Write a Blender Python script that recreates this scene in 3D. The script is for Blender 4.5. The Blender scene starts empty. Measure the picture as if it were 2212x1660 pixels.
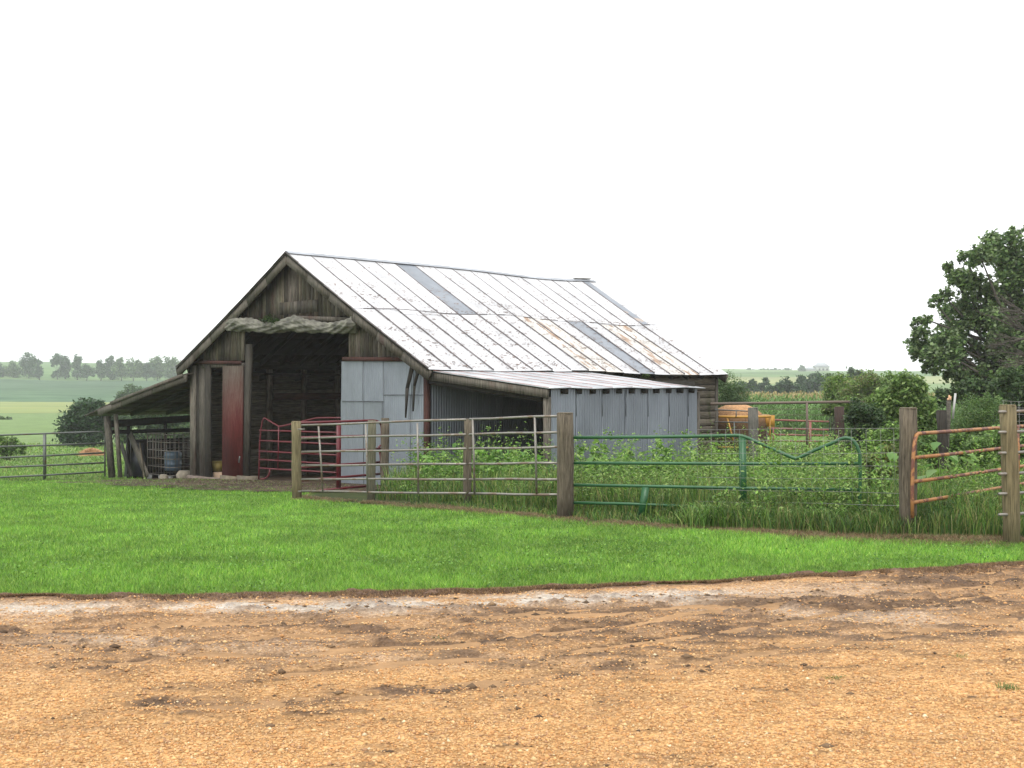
import bpy, math, random
import numpy as np
from mathutils import Vector, Matrix
S = bpy.context.scene
# ------------------------------------------------------------------ camera, sky, sun, exposure
EYE = 1.65; F = 2561.0; CX = 1106.0; CY = 830.0
cam = bpy.data.cameras.new('camera'); co = bpy.data.objects.new('camera', cam)
S.collection.objects.link(co); S.camera = co
cam.sensor_width = 36; cam.lens = 36 * F / 2212; cam.clip_start = .05; cam.clip_end = 6000
co.location = (0, 0, EYE); co.rotation_euler = (math.radians(90), 0, 0)
W = bpy.data.worlds.new('World'); S.world = W; W.use_nodes = True
nt = W.node_tree; nt.nodes.clear()
sky = nt.nodes.new('ShaderNodeTexSky'); sky.sky_type = 'NISHITA'; sky.sun_disc = False
sky.sun_elevation = math.radians(58); sky.sun_rotation = math.radians(200); sky.air_density = 1.0; sky.dust_density = 6
hs = nt.nodes.new('ShaderNodeHueSaturation'); hs.inputs['Saturation'].default_value = .12
mx = nt.nodes.new('ShaderNodeMix'); mx.data_type = 'RGBA'; mx.inputs[0].default_value = .80
mx.inputs[7].default_value = (10.0, 10.15, 10.3, 1)
bg = nt.nodes.new('ShaderNodeBackground'); bg.inputs[1].default_value = .1
wo = nt.nodes.new('ShaderNodeOutputWorld')
nt.links.new(sky.outputs[0], hs.inputs['Color']); nt.links.new(hs.outputs[0], mx.inputs[6])
nt.links.new(mx.outputs[2], bg.inputs[0]); nt.links.new(bg.outputs[0], wo.inputs[0])
sl = bpy.data.lights.new('sun', 'SUN'); sl.energy = .9; sl.angle = math.radians(25); sl.color = (1, .97, .92)
so = bpy.data.objects.new('sun', sl); S.collection.objects.link(so)
so.rotation_euler = (math.radians(32), 0, math.radians(-20))
S.view_settings.view_transform = 'Standard'; S.view_settings.look = 'None'
S.view_settings.gamma = 1; S.view_settings.exposure = .95
S.cycles.use_denoising = True
S.cycles.max_bounces = 6; S.cycles.diffuse_bounces = 3; S.cycles.glossy_bounces = 2
S.cycles.transmission_bounces = 3; S.cycles.volume_bounces = 1; S.cycles.transparent_max_bounces = 8
HAZE = 0.0005

# ------------------------------------------------------------------ helpers
rng = np.random.default_rng(7); R = random.Random(11)
def tag(o, label=None, cat=None, group=None, kind=None):
    if label: o['label'] = label
    if cat: o['category'] = cat
    if group: o['group'] = group
    if kind: o['kind'] = kind
    return o
def V(x, y, Y):                                   # a point at depth Y seen in direction (x, y)
    return Vector(((x - CX) / F * Y, Y, EYE - (y - CY) / F * Y))
LK = [(-40, 0), (13, 0), (15.4, -.08), (17.4, -.17), (19.3, -.24), (25, -.47), (30, -.70), (33, -.90), (45, -1.3), (55, -1.6),
      (70, -1.95), (130, -2.6), (200, -3.0), (300, -2.8), (380, .2), (480, 4.45), (650, 11.0), (800, 15.4), (950, 14), (2500, -20)]
RK = [(-40, 0), (13, 0), (15.4, -.08), (17.4, -.15), (19.3, -.2), (25, -.36), (30, -.45), (60, -.95), (120, -1.85), (250, -2.4),
      (400, 1.6), (600, 6.4), (900, 12.2), (1000, 11.5), (2500, -20)]
def vnoise(x, y, s, seed=0):
    x = np.asarray(x, float) / s; y = np.asarray(y, float) / s
    xi = np.floor(x).astype(np.int64); yi = np.floor(y).astype(np.int64); fx = x - xi; fy = y - yi
    def h(a, b):
        n = (a * 374761393 + b * 668265263 + seed * 974711) & 0x7fffffff
        n = ((n ^ (n >> 13)) * 1274126177) & 0x7fffffff
        return ((n ^ (n >> 16)) & 0xffff) / 65535.0
    fx = fx * fx * (3 - 2 * fx); fy = fy * fy * (3 - 2 * fy)
    return (h(xi, yi) * (1 - fx) + h(xi + 1, yi) * fx) * (1 - fy) + (h(xi, yi + 1) * (1 - fx) + h(xi + 1, yi + 1) * fx) * fy
def fbm(x, y, s, o=4, seed=0):
    t = 0; a = 1; n = 0
    for k in range(o):
        t = t + a * vnoise(x, y, s / 2 ** k, seed + k); n += a; a *= .55
    return t / n
def zf(X, Y):
    X = np.asarray(X, float); Y = np.asarray(Y, float)
    l = np.interp(Y, [k[0] for k in LK], [k[1] for k in LK]); r = np.interp(Y, [k[0] for k in RK], [k[1] for k in RK])
    t = np.clip((X / np.maximum(Y, 5) + .16) / .22, 0, 1); t = t * t * (3 - 2 * t)
    z = l * (1 - t) + r * t
    z = z - .12 * np.clip((-X - 6) / 5, 0, 1) * np.clip((Y - 20) / 8, 0, 1)
    far = np.clip((Y - 150) / 300, 0, 1)
    z = z + far * (fbm(X, Y, 160, 3, 5) - .5) * 7 * np.clip(Y / 600, 0, 1)
    z = z + (fbm(X, Y, 3.0, 2, 9) - .5) * .06 * np.clip((Y - 9) / 3, 0, 1)
    return z
def z1(X, Y): return float(zf(X, Y))

def empty(name, loc, label=None, cat=None, group=None, kind=None):
    o = bpy.data.objects.new(name, None); o.location = loc; o.empty_display_size = .2
    S.collection.objects.link(o); tag(o, label, cat, group, kind); return o
def chain(p):
    v = Vector((0, 0, 0))
    while p is not None: v += p.location; p = p.parent
    return v
def nmesh(name, verts, faces, mat, parent=None, col=None, local=False, smooth=False):
    verts = np.asarray(verts, np.float32).reshape(-1, 3)
    if parent is not None and not local: verts = verts - np.array(chain(parent), np.float32)
    me = bpy.data.meshes.new(name); me.vertices.add(len(verts)); me.vertices.foreach_set('co', verts.ravel())
    if isinstance(faces, np.ndarray):
        k = faces.shape[1]; fl = faces.ravel().astype(np.int32); st = np.arange(0, len(fl), k, dtype=np.int32)
    else:
        fl = np.fromiter((i for f in faces for i in f), np.int32); ln = np.array([len(f) for f in faces]); st = np.concatenate([[0], np.cumsum(ln)[:-1]]).astype(np.int32)
    me.loops.add(len(fl)); me.loops.foreach_set('vertex_index', fl)
    me.polygons.add(len(st)); me.polygons.foreach_set('loop_start', st)
    if col is not None:
        col = np.asarray(col, np.float32)
        c4 = np.ones((len(verts), 4), np.float32); c4[:, :3] = col
        at = me.color_attributes.new('Col', 'FLOAT_COLOR', 'POINT'); at.data.foreach_set('color', c4.ravel())
    me.materials.append(mat)
    if smooth: me.polygons.foreach_set('use_smooth', np.ones(len(st), bool))
    me.update(calc_edges=True); me.validate()
    o = bpy.data.objects.new(name, me); S.collection.objects.link(o)
    if parent is not None: o.parent = parent
    return o
class MB:
    def __init__(s): s.v = []; s.f = []; s.c = []
    def add(s, pts, faces, col=(1, 1, 1)):
        n = len(s.v); s.v += [tuple(p) for p in pts]; s.f += [tuple(i + n for i in f) for f in faces]; s.c += [col] * len(pts); return s
    def hexa(s, p, col=(1, 1, 1)):               # 4 bottom then 4 top corners, both counter-clockwise
        return s.add(p, [(3, 2, 1, 0), (4, 5, 6, 7), (0, 1, 5, 4), (1, 2, 6, 5), (2, 3, 7, 6), (3, 0, 4, 7)], col)
    def box(s, x0, x1, y0, y1, za, zb, col=(1, 1, 1)):
        return s.hexa([(x0, y0, za), (x1, y0, za), (x1, y1, za), (x0, y1, za), (x0, y0, zb), (x1, y0, zb), (x1, y1, zb), (x0, y1, zb)], col)
    def beam(s, p0, p1, w, h, up=(0, 0, 1), col=(1, 1, 1)):
        p0 = Vector(p0); p1 = Vector(p1); d = (p1 - p0).normalized(); up = Vector(up); sd = d.cross(up).normalized(); u = sd.cross(d).normalized()
        q = [];
        for p in (p0, p1):
            for a, b in ((-1, -1), (1, -1), (1, 1), (-1, 1)): q.append(p + sd * (a * w / 2) + u * (b * h / 2))
        return s.add(q, [(3, 2, 1, 0), (4, 5, 6, 7), (0, 1, 5, 4), (1, 2, 6, 5), (2, 3, 7, 6), (3, 0, 4, 7)], col)
    def tube(s, path, r, seg=8, col=(1, 1, 1), caps=True, wob=0):
        path = [Vector(p) for p in path]; n = len(path); rs = r if isinstance(r, (list, tuple)) else [r] * n
        pts = []; fc = []; ref = None
        for i, p in enumerate(path):
            d = (path[min(i + 1, n - 1)] - path[max(i - 1, 0)]).normalized()
            if ref is None: ref = d.orthogonal().normalized()
            ref = (ref - d * ref.dot(d)).normalized(); sd = d.cross(ref)
            for k in range(seg):
                a = 2 * math.pi * k / seg; rr = rs[i] * (1 + (wob * (math.sin(k * 2.3 + 1) + math.sin(k * 5.1)) * .5 if wob else 0))
                pts.append(p + (ref * math.cos(a) + sd * math.sin(a)) * rr)
        for i in range(n - 1):
            for k in range(seg):
                a = i * seg + k; b = i * seg + (k + 1) % seg; fc.append((a, b, b + seg, a + seg))
        if caps: fc.append(tuple(range(seg - 1, -1, -1))); fc.append(tuple((n - 1) * seg + k for k in range(seg)))
        return s.add(pts, fc, col)
    def build(s, name, mat, parent=None, local=False, smooth=False, label=None):
        o = nmesh(name, s.v, s.f, mat, parent, s.c, local, smooth)
        if label: o['label'] = label
        return o
def corr(mb, bl, br, tr, tl, n, pitch=.068, amp=.011, col=(1, 1, 1), step=6, rows=3):
    bl, br, tr, tl, n = map(Vector, (bl, br, tr, tl, n)); w = (br - bl).length; m = max(2, int(w / pitch * step)); pts = []; fc = []
    for j in range(rows):
        t = j / (rows - 1)
        for i in range(m + 1):
            u = i / m; p = (bl.lerp(br, u)).lerp(tl.lerp(tr, u), t); pts.append(p + n * (amp * math.sin(u * w / pitch * 2 * math.pi)))
    for j in range(rows - 1):
        for i in range(m): a = j * (m + 1) + i; fc.append((a, a + 1, a + m + 2, a + m + 1))
    mb.add(pts, fc, col)

# ------------------------------------------------------------------ materials
def lin(r, g, b, k=1.0):
    f = lambda c: ((c / 255 + .055) / 1.055) ** 2.4 if c > 10 else c / 255 / 12.92
    return (f(r) / k, f(g) / k, f(b) / k)
def newmat(name):
    m = bpy.data.materials.new(name); m.use_nodes = True; t = m.node_tree; return m, t, t.nodes['Principled BSDF']
def N(t, typ, **k):
    n = t.nodes.new(typ)
    for a, b in k.items(): setattr(n, a, b)
    return n
def noise(t, scale, detail=4, vec=(1, 1, 1), rough=.6, coord='Object'):
    tc = N(t, 'ShaderNodeTexCoord'); mp = N(t, 'ShaderNodeMapping'); mp.inputs['Scale'].default_value = vec
    n = N(t, 'ShaderNodeTexNoise'); n.inputs['Scale'].default_value = scale; n.inputs['Detail'].default_value = detail; n.inputs['Roughness'].default_value = rough
    t.links.new(tc.outputs[coord], mp.inputs[0]); t.links.new(mp.outputs[0], n.inputs['Vector']); return n
def ramp(t, src, stops):
    r = N(t, 'ShaderNodeValToRGB'); e = r.color_ramp.elements
    while len(e) < len(stops): e.new(.5)
    for el, (p, c) in zip(e, stops): el.position = p; el.color = (*c, 1) if len(c) == 3 else c
    t.links.new(src, r.inputs[0]); return r
def mixc(t, a, b, fac, mode='MIX'):
    m = N(t, 'ShaderNodeMix', data_type='RGBA', blend_type=mode)
    for s, k in ((fac, 0), (a, 6), (b, 7)):
        if hasattr(s, 'links') or hasattr(s, 'is_linked'): t.links.new(s, m.inputs[k])
        elif k == 0: m.inputs[0].default_value = s
        else: m.inputs[k].default_value = (*s, 1)
    return m.outputs[2]
def bump(t, b, src, st=.3, d=.01):
    n = N(t, 'ShaderNodeBump'); n.inputs['Strength'].default_value = st; n.inputs['Distance'].default_value = d
    t.links.new(src, n.inputs['Height']); t.links.new(n.outputs[0], b.inputs['Normal'])
def attr(t): n = N(t, 'ShaderNodeAttribute'); n.attribute_name = 'Col'; return n.outputs['Color']
def g3(v): return (v, v, v)
def wood(name, dark, light, vec=(14, 14, 1.0), scale=1.6, stain=None, thr=.55, rough=.85):
    m, t, b = newmat(name)
    n1 = noise(t, scale * 2.2, 6, vec, .7); c = ramp(t, n1.outputs[0], [(.32, dark), (.62, light)]).outputs[0]
    n2 = noise(t, .9, 4, (1, 1, 1)); c = mixc(t, c, ramp(t, n2.outputs[0], [(.3, g3(.55)), (.7, g3(1.15))]).outputs[0], .8, 'MULTIPLY')
    if stain:
        n3 = noise(t, 1.1, 5, (2, 2, .6)); f = ramp(t, n3.outputs[0], [(thr, g3(0)), (thr + .14, g3(1))]).outputs[0]; c = mixc(t, c, stain, f)
    c = mixc(t, c, attr(t), 1.0, 'MULTIPLY'); t.links.new(c, b.inputs['Base Color']); b.inputs['Roughness'].default_value = rough
    b.inputs['Specular IOR Level'].default_value = .25
    bump(t, b, n1.outputs[0], .5, .01); return m
def metal(name, base, rough=.45, metallic=.6, spots=None, thr=.62, sc=6, vec=(1, 1, 1), fine=None, spec=.5):
    m, t, b = newmat(name)
    n1 = noise(t, 1.2, 6, (1, 1, .4), .7); c = mixc(t, base, ramp(t, n1.outputs[0], [(.3, g3(.70)), (.7, g3(1.12))]).outputs[0], 1, 'MULTIPLY')
    c = mixc(t, c, attr(t), 1.0, 'MULTIPLY')
    if spots:
        n2 = noise(t, sc, 5, vec, .65); f = ramp(t, n2.outputs[0], [(thr, g3(0)), (thr + .05, g3(1))]).outputs[0]; c = mixc(t, c, spots, f)
        mm = N(t, 'ShaderNodeMath', operation='MULTIPLY_ADD'); t.links.new(f, mm.inputs[0]); mm.inputs[1].default_value = -metallic; mm.inputs[2].default_value = metallic
        t.links.new(mm.outputs[0], b.inputs['Metallic'])
    else: b.inputs['Metallic'].default_value = metallic
    t.links.new(c, b.inputs['Base Color']); b.inputs['Roughness'].default_value = rough; b.inputs['Specular IOR Level'].default_value = spec
    n3 = noise(t, 14, 3); bump(t, b, n3.outputs[0], .12, .01); return m
def leafmat(name, tr=.45, rough=.45):
    m, t, b = newmat(name); a = attr(t)
    n = noise(t, 8, 2); c = mixc(t, a, ramp(t, n.outputs[0], [(.3, g3(.8)), (.7, g3(1.15))]).outputs[0], 1, 'MULTIPLY')
    t.links.new(c, b.inputs['Base Color']); b.inputs['Roughness'].default_value = rough; b.inputs['Specular IOR Level'].default_value = .35
    tl = N(t, 'ShaderNodeBsdfTranslucent'); t.links.new(c, tl.inputs[0]); ms = N(t, 'ShaderNodeMixShader'); ms.inputs[0].default_value = tr
    o = t.nodes['Material Output']; t.links.new(b.outputs[0], ms.inputs[1]); t.links.new(tl.outputs[0], ms.inputs[2]); t.links.new(ms.outputs[0], o.inputs[0]); return m
def plain(name, base, rough=.7, nz=.25, sc=5, bmp=.2):
    m, t, b = newmat(name); n = noise(t, sc, 5)
    c = mixc(t, base, ramp(t, n.outputs[0], [(.3, g3(1 - nz)), (.7, g3(1 + nz))]).outputs[0], 1, 'MULTIPLY'); c = mixc(t, c, attr(t), 1, 'MULTIPLY')
    t.links.new(c, b.inputs['Base Color']); b.inputs['Roughness'].default_value = rough; bump(t, b, n.outputs[0], bmp, .01); return m
M = {}
M['grey_wood'] = wood('grey_wood', (.022, .019, .015), (.175, .155, .125), stain=(.075, .038, .03), thr=.58)
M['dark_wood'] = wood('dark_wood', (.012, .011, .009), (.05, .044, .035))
M['dark_wood2'] = wood('dark_wood2', (.02, .018, .014), (.10, .09, .075))
M['dull_red'] = wood('dull_red', (.03, .014, .012), (.085, .035, .028))
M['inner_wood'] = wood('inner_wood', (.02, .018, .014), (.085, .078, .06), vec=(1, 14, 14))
M['plank_wood'] = wood('plank_wood', (.045, .038, .03), (.20, .175, .14), vec=(1, 14, 14), stain=(.05, .06, .02), thr=.6)
M['rafter_wood'] = wood('rafter_wood', (.035, .031, .025), (.15, .135, .11), vec=(4, 1, 12))
M['red_wood'] = wood('red_wood', (.11, .022, .018), (.20, .045, .035), stain=(.075, .065, .05), thr=.62)
M['post_wood'] = wood('post_wood', (.028, .023, .016), (.17, .14, .10), vec=(20, 20, 1.2), scale=1.6, stain=(.055, .045, .03), thr=.5)
M['green_post'] = wood('green_post', (.07, .058, .03), (.23, .19, .105), vec=(22, 22, 1.2), scale=1.3, stain=(.10, .085, .04), thr=.6)
M['roof_tin'] = metal('roof_tin', (.60, .60, .61), .45, .35, spots=(.17, .11, .085), thr=.60, sc=9, vec=(1.9, .75, .75), spec=.5)
M['rust_tin'] = metal('rust_tin', (.62, .60, .56), .55, .25, spots=(.30, .19, .12), thr=.545, sc=3.4, vec=(1.8, .45, .45))
M['wall_tin'] = metal('wall_tin', (.235, .26, .29), .42, .55, spots=(.18, .19, .20), thr=.68, sc=3, vec=(1, 1, .5))
M['galv'] = metal('galv', (.225, .21, .185), .45, .5, spots=(.14, .10, .07), thr=.52, sc=5)
M['dark_pipe'] = metal('dark_pipe', (.13, .14, .13), .5, .5, spots=(.10, .06, .04), thr=.58, sc=4)
M['brown_pipe'] = metal('brown_pipe', (.14, .105, .08), .6, .3)
M['red_paint'] = metal('red_paint', (.115, .009, .015), .42, .0, spots=(.08, .02, .018), thr=.66, sc=6)
M['old_red'] = metal('old_red', (.27, .10, .08), .6, .1, spots=(.16, .08, .05), thr=.55, sc=5)
M['green_paint'] = metal('green_paint', (.016, .088, .028), .42, .0, spots=(.05, .09, .06), thr=.7, sc=9)
M['orange_rust'] = metal('orange_rust', (.36, .165, .055), .6, .0, spots=(.13, .045, .028), thr=.49, sc=4.5)
M['yellow_paint'] = metal('yellow_paint', (.50, .26, .04), .45, .1, spots=(.3, .14, .04), thr=.62, sc=8)
M['wire'] = metal('wire', (.30, .30, .28), .5, .6)
M['leaf'] = leafmat('leaf'); M['grass'] = leafmat('grass', .3, .5)
M['tarp'] = plain('tarp', (.13, .125, .10), .75, .7, 4, .9)
M['straw'] = plain('straw', (.30, .165, .075), .9, .4, 20, .8)
M['bark'] = wood('bark', (.03, .026, .02), (.11, .10, .08), vec=(8, 8, 2))
M['stone'] = plain('stone', (.24, .21, .16), .9, .35, 6, .8)
M['blue_plastic'] = plain('blue_plastic', (.10, .15, .20), .4, .15, 3, .1)
M['yellow_plastic'] = plain('yellow_plastic', (.30, .23, .06), .5, .2, 3, .1)
M['black_sheet'] = plain('black_sheet', (.012, .013, .02), .5, .3, 3, .2)
M['white'] = plain('white', (.40, .40, .38), .6, .15, 3, .1)
M['roofing'] = plain('roofing', (.055, .042, .034), .9, .4, 9, .4)

def ground_mat():
    m, t, b = newmat('ground'); a = attr(t)
    n = noise(t, .35, 6, (1, 1, 1)); n2 = noise(t, 6, 4, (1, 1, 1))
    c = mixc(t, a, ramp(t, n.outputs[0], [(.3, g3(.78)), (.7, g3(1.2))]).outputs[0], 1, 'MULTIPLY')
    c = mixc(t, c, ramp(t, n2.outputs[0], [(.3, g3(.7)), (.7, g3(1.3))]).outputs[0], .8, 'MULTIPLY')
    t.links.new(c, b.inputs['Base Color']); b.inputs['Roughness'].default_value = .95; b.inputs['Specular IOR Level'].default_value = .1
    bump(t, b, n2.outputs[0], .6, .05); return m
M['ground'] = ground_mat()
def field_mat(name, c1, c2, sc, vec, rows=0):
    m, t, b = newmat(name); n = noise(t, sc, 6, vec, .7); c = ramp(t, n.outputs[0], [(.35, c1), (.65, c2)]).outputs[0]
    n2 = noise(t, .012, 3); c = mixc(t, c, ramp(t, n2.outputs[0], [(.35, g3(.8)), (.65, g3(1.15))]).outputs[0], 1, 'MULTIPLY')
    t.links.new(c, b.inputs['Base Color']); b.inputs['Roughness'].default_value = 1; b.inputs['Specular IOR Level'].default_value = .05
    bump(t, b, n.outputs[0], .8, .4); return m
M['crop'] = field_mat('crop', (.035, .075, .04), (.095, .155, .085), .16, (.3, 1, 1))
M['hayfield'] = field_mat('hayfield', (.15, .20, .075), (.26, .27, .10), .12, (.15, 1.2, 1))
M['hill'] = field_mat('hill', (.07, .13, .05), (.13, .20, .07), .1, (.3, 1, 1))
M['hill_pale'] = field_mat('hill_pale', (.20, .22, .09), (.26, .28, .12), .1, (.3, 1, 1))
def gravel_mat():
    m, t, b = newmat('gravel'); a = attr(t)
    tc = N(t, 'ShaderNodeTexCoord'); vo = N(t, 'ShaderNodeTexVoronoi'); vo.inputs['Scale'].default_value = 62; t.links.new(tc.outputs['Object'], vo.inputs['Vector'])
    sp = N(t, 'ShaderNodeSeparateColor'); t.links.new(vo.outputs['Color'], sp.inputs[0])
    c = ramp(t, sp.outputs[0], [(0, (.62, .58, .52)), (.2, (.82, .78, .70)), (.5, (1.0, 1.0, .95)), (.8, (1.16, 1.18, 1.15)), (1, (1.3, 1.4, 1.6))]).outputs[0]
    vd = ramp(t, vo.outputs['Distance'], [(.1, g3(1.1)), (.75, g3(.7))]).outputs[0]; c = mixc(t, c, vd, .8, 'MULTIPLY')
    n = noise(t, 2.2, 6); c = mixc(t, c, ramp(t, n.outputs[0], [(.3, (.8, .78, .75)), (.7, (1.16, 1.17, 1.2))]).outputs[0], 1, 'MULTIPLY')
    sa = N(t, 'ShaderNodeAttribute'); sa.attribute_name = 'Smooth'; c = mixc(t, c, g3(1.0), sa.outputs['Fac'])
    c = mixc(t, c, a, 1, 'MULTIPLY')
    n4 = noise(t, 26, 5, rough=.75); c = mixc(t, c, ramp(t, n4.outputs[0], [(.3, g3(.58)), (.7, g3(1.32))]).outputs[0], 1.0, 'MULTIPLY')
    t.links.new(c, b.inputs['Base Color']); b.inputs['Roughness'].default_value = .8; b.inputs['Specular IOR Level'].default_value = .2
    ad = N(t, 'ShaderNodeMath', operation='MULTIPLY_ADD'); t.links.new(vo.outputs['Distance'], ad.inputs[0]); ad.inputs[1].default_value = -.6; t.links.new(n4.outputs[0], ad.inputs[2])
    bump(t, b, ad.outputs[0], .9, .012); return m
M['gravel'] = gravel_mat()
M['pebble'] = plain('pebble', (.95, .95, .88), .95, .12, 40, .1)

# ------------------------------------------------------------------ vegetation generators
def blades(base, h, w, reach, cols, seg=2, droop=.3, name='g', mat=None, parent=None):
    n = len(base); ang = rng.uniform(0, 2 * np.pi, n); d = np.stack([np.cos(ang), np.sin(ang), np.zeros(n)], 1)
    pa = rng.uniform(0, 2 * np.pi, n); sd = np.stack([np.cos(pa), np.sin(pa), np.zeros(n)], 1)
    per = 2 * seg + 1; vs = np.zeros((n, per, 3))
    for k in range(seg + 1):
        t = k / seg; c = base + d * (reach * t ** 1.6)[:, None] + np.array([0, 0, 1.]) * (h * (t - droop * t ** 3))[:, None]
        if k < seg:
            ww = (w * (1 - .55 * t) / 2)[:, None]; vs[:, 2 * k] = c - sd * ww; vs[:, 2 * k + 1] = c + sd * ww
        else: vs[:, 2 * seg] = c
    fs = []
    o = np.arange(n)[:, None] * per
    tri = []
    for k in range(seg - 1):
        a = 2 * k; tri += [(a, a + 1, a + 3), (a, a + 3, a + 2)]
    tri.append((2 * seg - 2, 2 * seg - 1, 2 * seg))
    f = (o[:, None, :] + np.array(tri)[None]).reshape(-1, 3)
    cc = np.repeat(cols, per, 0); shade = np.tile(np.array([[1.0]] * per), (n, 1)); cc = cc * shade
    return nmesh(name, vs.reshape(-1, 3), f, mat or M['grass'], parent, cc)
def pick(cols, n, jit=.18):
    cols = np.array(cols); c = cols[rng.integers(0, len(cols), n)]; return c * (1 + rng.normal(0, jit, (n, 1))).clip(.4, 1.8)
def leaf_pts(blobs, n, k=14, spread=.26):
    P_ = []; T = []
    vol = np.array([b[1] * b[2] * b[3] for b in blobs]) ** .7; vol = vol / vol.sum()
    for bi, (c, rx, ry, rz) in enumerate(blobs):
        m = max(10, int(n * vol[bi])); kk = k
        d = rng.normal(0, 1, (kk, 3)); d /= np.linalg.norm(d, axis=1)[:, None]; d[:, 2] = np.where(d[:, 2] < -.9, -d[:, 2], d[:, 2])
        sc = np.array(c) + d * np.array([rx, ry, rz]) * rng.uniform(.45, .92, (kk, 1)); tone = rng.normal(0, .13, kk)
        i = rng.integers(0, kk, m); ss = rng.uniform(.6, 1.3, kk)[i][:, None]
        P_.append(sc[i] + rng.normal(0, 1, (m, 3)).clip(-1.9, 1.9) * np.array([rx, ry, rz]) * spread * ss); T.append(tone[i])
    return np.concatenate(P_), np.concatenate(T)
def leaves(name, pts, tone, size, cols, parent, mat=None, asp=.55, label=None, up=.5, local=False):
    n = len(pts); nn = rng.normal(0, 1, (n, 3)); nn[:, 2] = np.abs(nn[:, 2]) + up; nn /= np.linalg.norm(nn, axis=1)[:, None]
    r = rng.normal(0, 1, (n, 3)); u = np.cross(nn, r); u /= np.linalg.norm(u, axis=1)[:, None]; v = np.cross(nn, u)
    s = (size * rng.uniform(.6, 1.35, n))[:, None]; a = s * asp
    q = np.stack([pts - u * s / 2, pts + v * a / 2 + nn * a * .12, pts + u * s / 2, pts - v * a / 2 + nn * a * .12], 1)
    c = pick(cols, n) * (1 + tone[:, None]); f = np.arange(4 * n).reshape(-1, 4)
    return nmesh(name, q.reshape(-1, 3), f, mat or M['leaf'], parent, np.repeat(c, 4, 0).clip(.004, 1), local)
def tree(name, label, cat, X, Y, blobs, n, size, cols, group=None, trunk=.12, k=14, spread=.26, crown='crown', stem='trunk', asp=.6, multi=0, fr=.9):
    zb = z1(X, Y); root = empty(name, (X, Y, zb), label, cat, group)
    pts, tone = leaf_pts(blobs, n, k, spread); ok = pts[:, 2] > zb + .03; leaves(crown, pts[ok], tone[ok], size, cols, root, asp=asp)
    mb = MB(); top = max(blobs, key=lambda b: b[0][2])[0]; base = Vector((X, Y, zb - .1)); tp = Vector(top)
    if multi:
        for i in range(multi):
            bl = blobs[i % len(blobs)][0]; b0 = base + Vector((R.uniform(-.15, .15), R.uniform(-.15, .15), 0)); mid = b0.lerp(Vector(bl), .5) + Vector((R.uniform(-.2, .2), 0, .1))
            mb.tube([b0, mid, bl], [trunk, trunk * .6, trunk * .2], 6)
    else:
        p = [base.lerp(tp, t) + Vector((math.sin(t * 5) * trunk, 0, 0)) for t in (0, .15, .35, .6, .9)]
        mb.tube(p, [trunk * 1.25, trunk, trunk * .8, trunk * .5, trunk * .15], 9, wob=.12)
        for b in blobs:
            t = R.uniform(.18, .5); s0 = base.lerp(tp, t); e = Vector(b[0]); mid = s0.lerp(e, .5) + Vector((0, 0, -.03 * (e - s0).length))
            mb.tube([s0, mid, e], [trunk * .28, trunk * .2, trunk * .06], 6)
    mb.build(stem, M['bark'], root); return root
def vb(lst, Y, dy=None):                           # blobs seen at (x, y) with radius r, at depth about Y
    out = []
    for e in lst:
        x, y, r = e[:3]; Yd = Y + (e[3] if len(e) > 3 else 0); q = V(x, y, Yd); rr = r / F * Yd; out.append((tuple(q), rr, (dy or rr), rr * (e[4] if len(e) > 4 else 1)))
    return out

# ------------------------------------------------------------------ terrain
Ys = np.unique(np.concatenate([np.arange(-30, 4, 2.), np.arange(4, 36, .3), np.arange(36, 80, 1.2), np.arange(80, 200, 5), np.arange(200, 1001, 10), np.arange(1050, 2501, 150)]))
ts = np.linspace(-1, 1, 241); ts = ts * (.55 + .45 * ts * ts) / 1.0
GX = ts[None, :] * (25 + .9 * np.abs(Ys))[:, None] * 1.3; GY = np.repeat(Ys[:, None], len(ts), 1); GZ = zf(GX, GY)
nr, nc = GX.shape
ratio = GX / np.maximum(GY, 1)
edgeX = [-60, -8, -3.9, 0, 1.45, 2.74, 4.7, 9, 60]; edgeY = [8.4, 8.9, 9.05, 9.42, 9.72, 10.15, 10.95, 12.9, 40]
def edgef(x):
    x = np.asarray(x, float); return np.interp(x, edgeX, edgeY) + .26 * (fbm(x, x * 0 + 3, 1.3, 3, 301) - .5) + .13 * (fbm(x, x * 0 + 9, .3, 3, 311) - .5)
fenX = [-60, -10, -9.4, -3.6, -3.55, .5, 1.6, 3.1, 5.2, 9, 60]; fenY = [31.5, 31.8, 30.5, 26, 19.3, 15.15, 14.0, 12.6, 12.25, 13.2, 45]
colg = np.zeros((nr, nc, 3)); 
GR = np.array((.08, .17, .018)); PAST = np.array((.12, .20, .05)); PALE = np.array((.14, .205, .075)); SOIL = np.array((.06, .04, .026))
colg[:] = PALE
near = GY < 60; colg[near] = PAST
lawn = (GY > edgef(GX) - .3) & (GY < np.interp(GX, fenX, fenY)); colg[lawn] = GR
weed = (GY >= np.interp(GX, fenX, fenY)) & (GY < 45) & (GX > -4); colg[weed] = (.04, .05, .018)
colg[GY < edgef(GX) - .3] = (.3, .18, .09)
def grid_faces(mask=None):
    i, j = np.meshgrid(np.arange(nr - 1), np.arange(nc - 1), indexing='ij'); a = i * nc + j
    f = np.stack([a, a + 1, a + nc + 1, a + nc], 2)
    return f[mask] if mask is not None else f.reshape(-1, 4)
P3 = np.stack([GX, GY, GZ], 2).reshape(-1, 3)
tag(nmesh('ground', P3, grid_faces(), M['ground'], None, colg.reshape(-1, 3), smooth=True), kind='structure')
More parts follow.
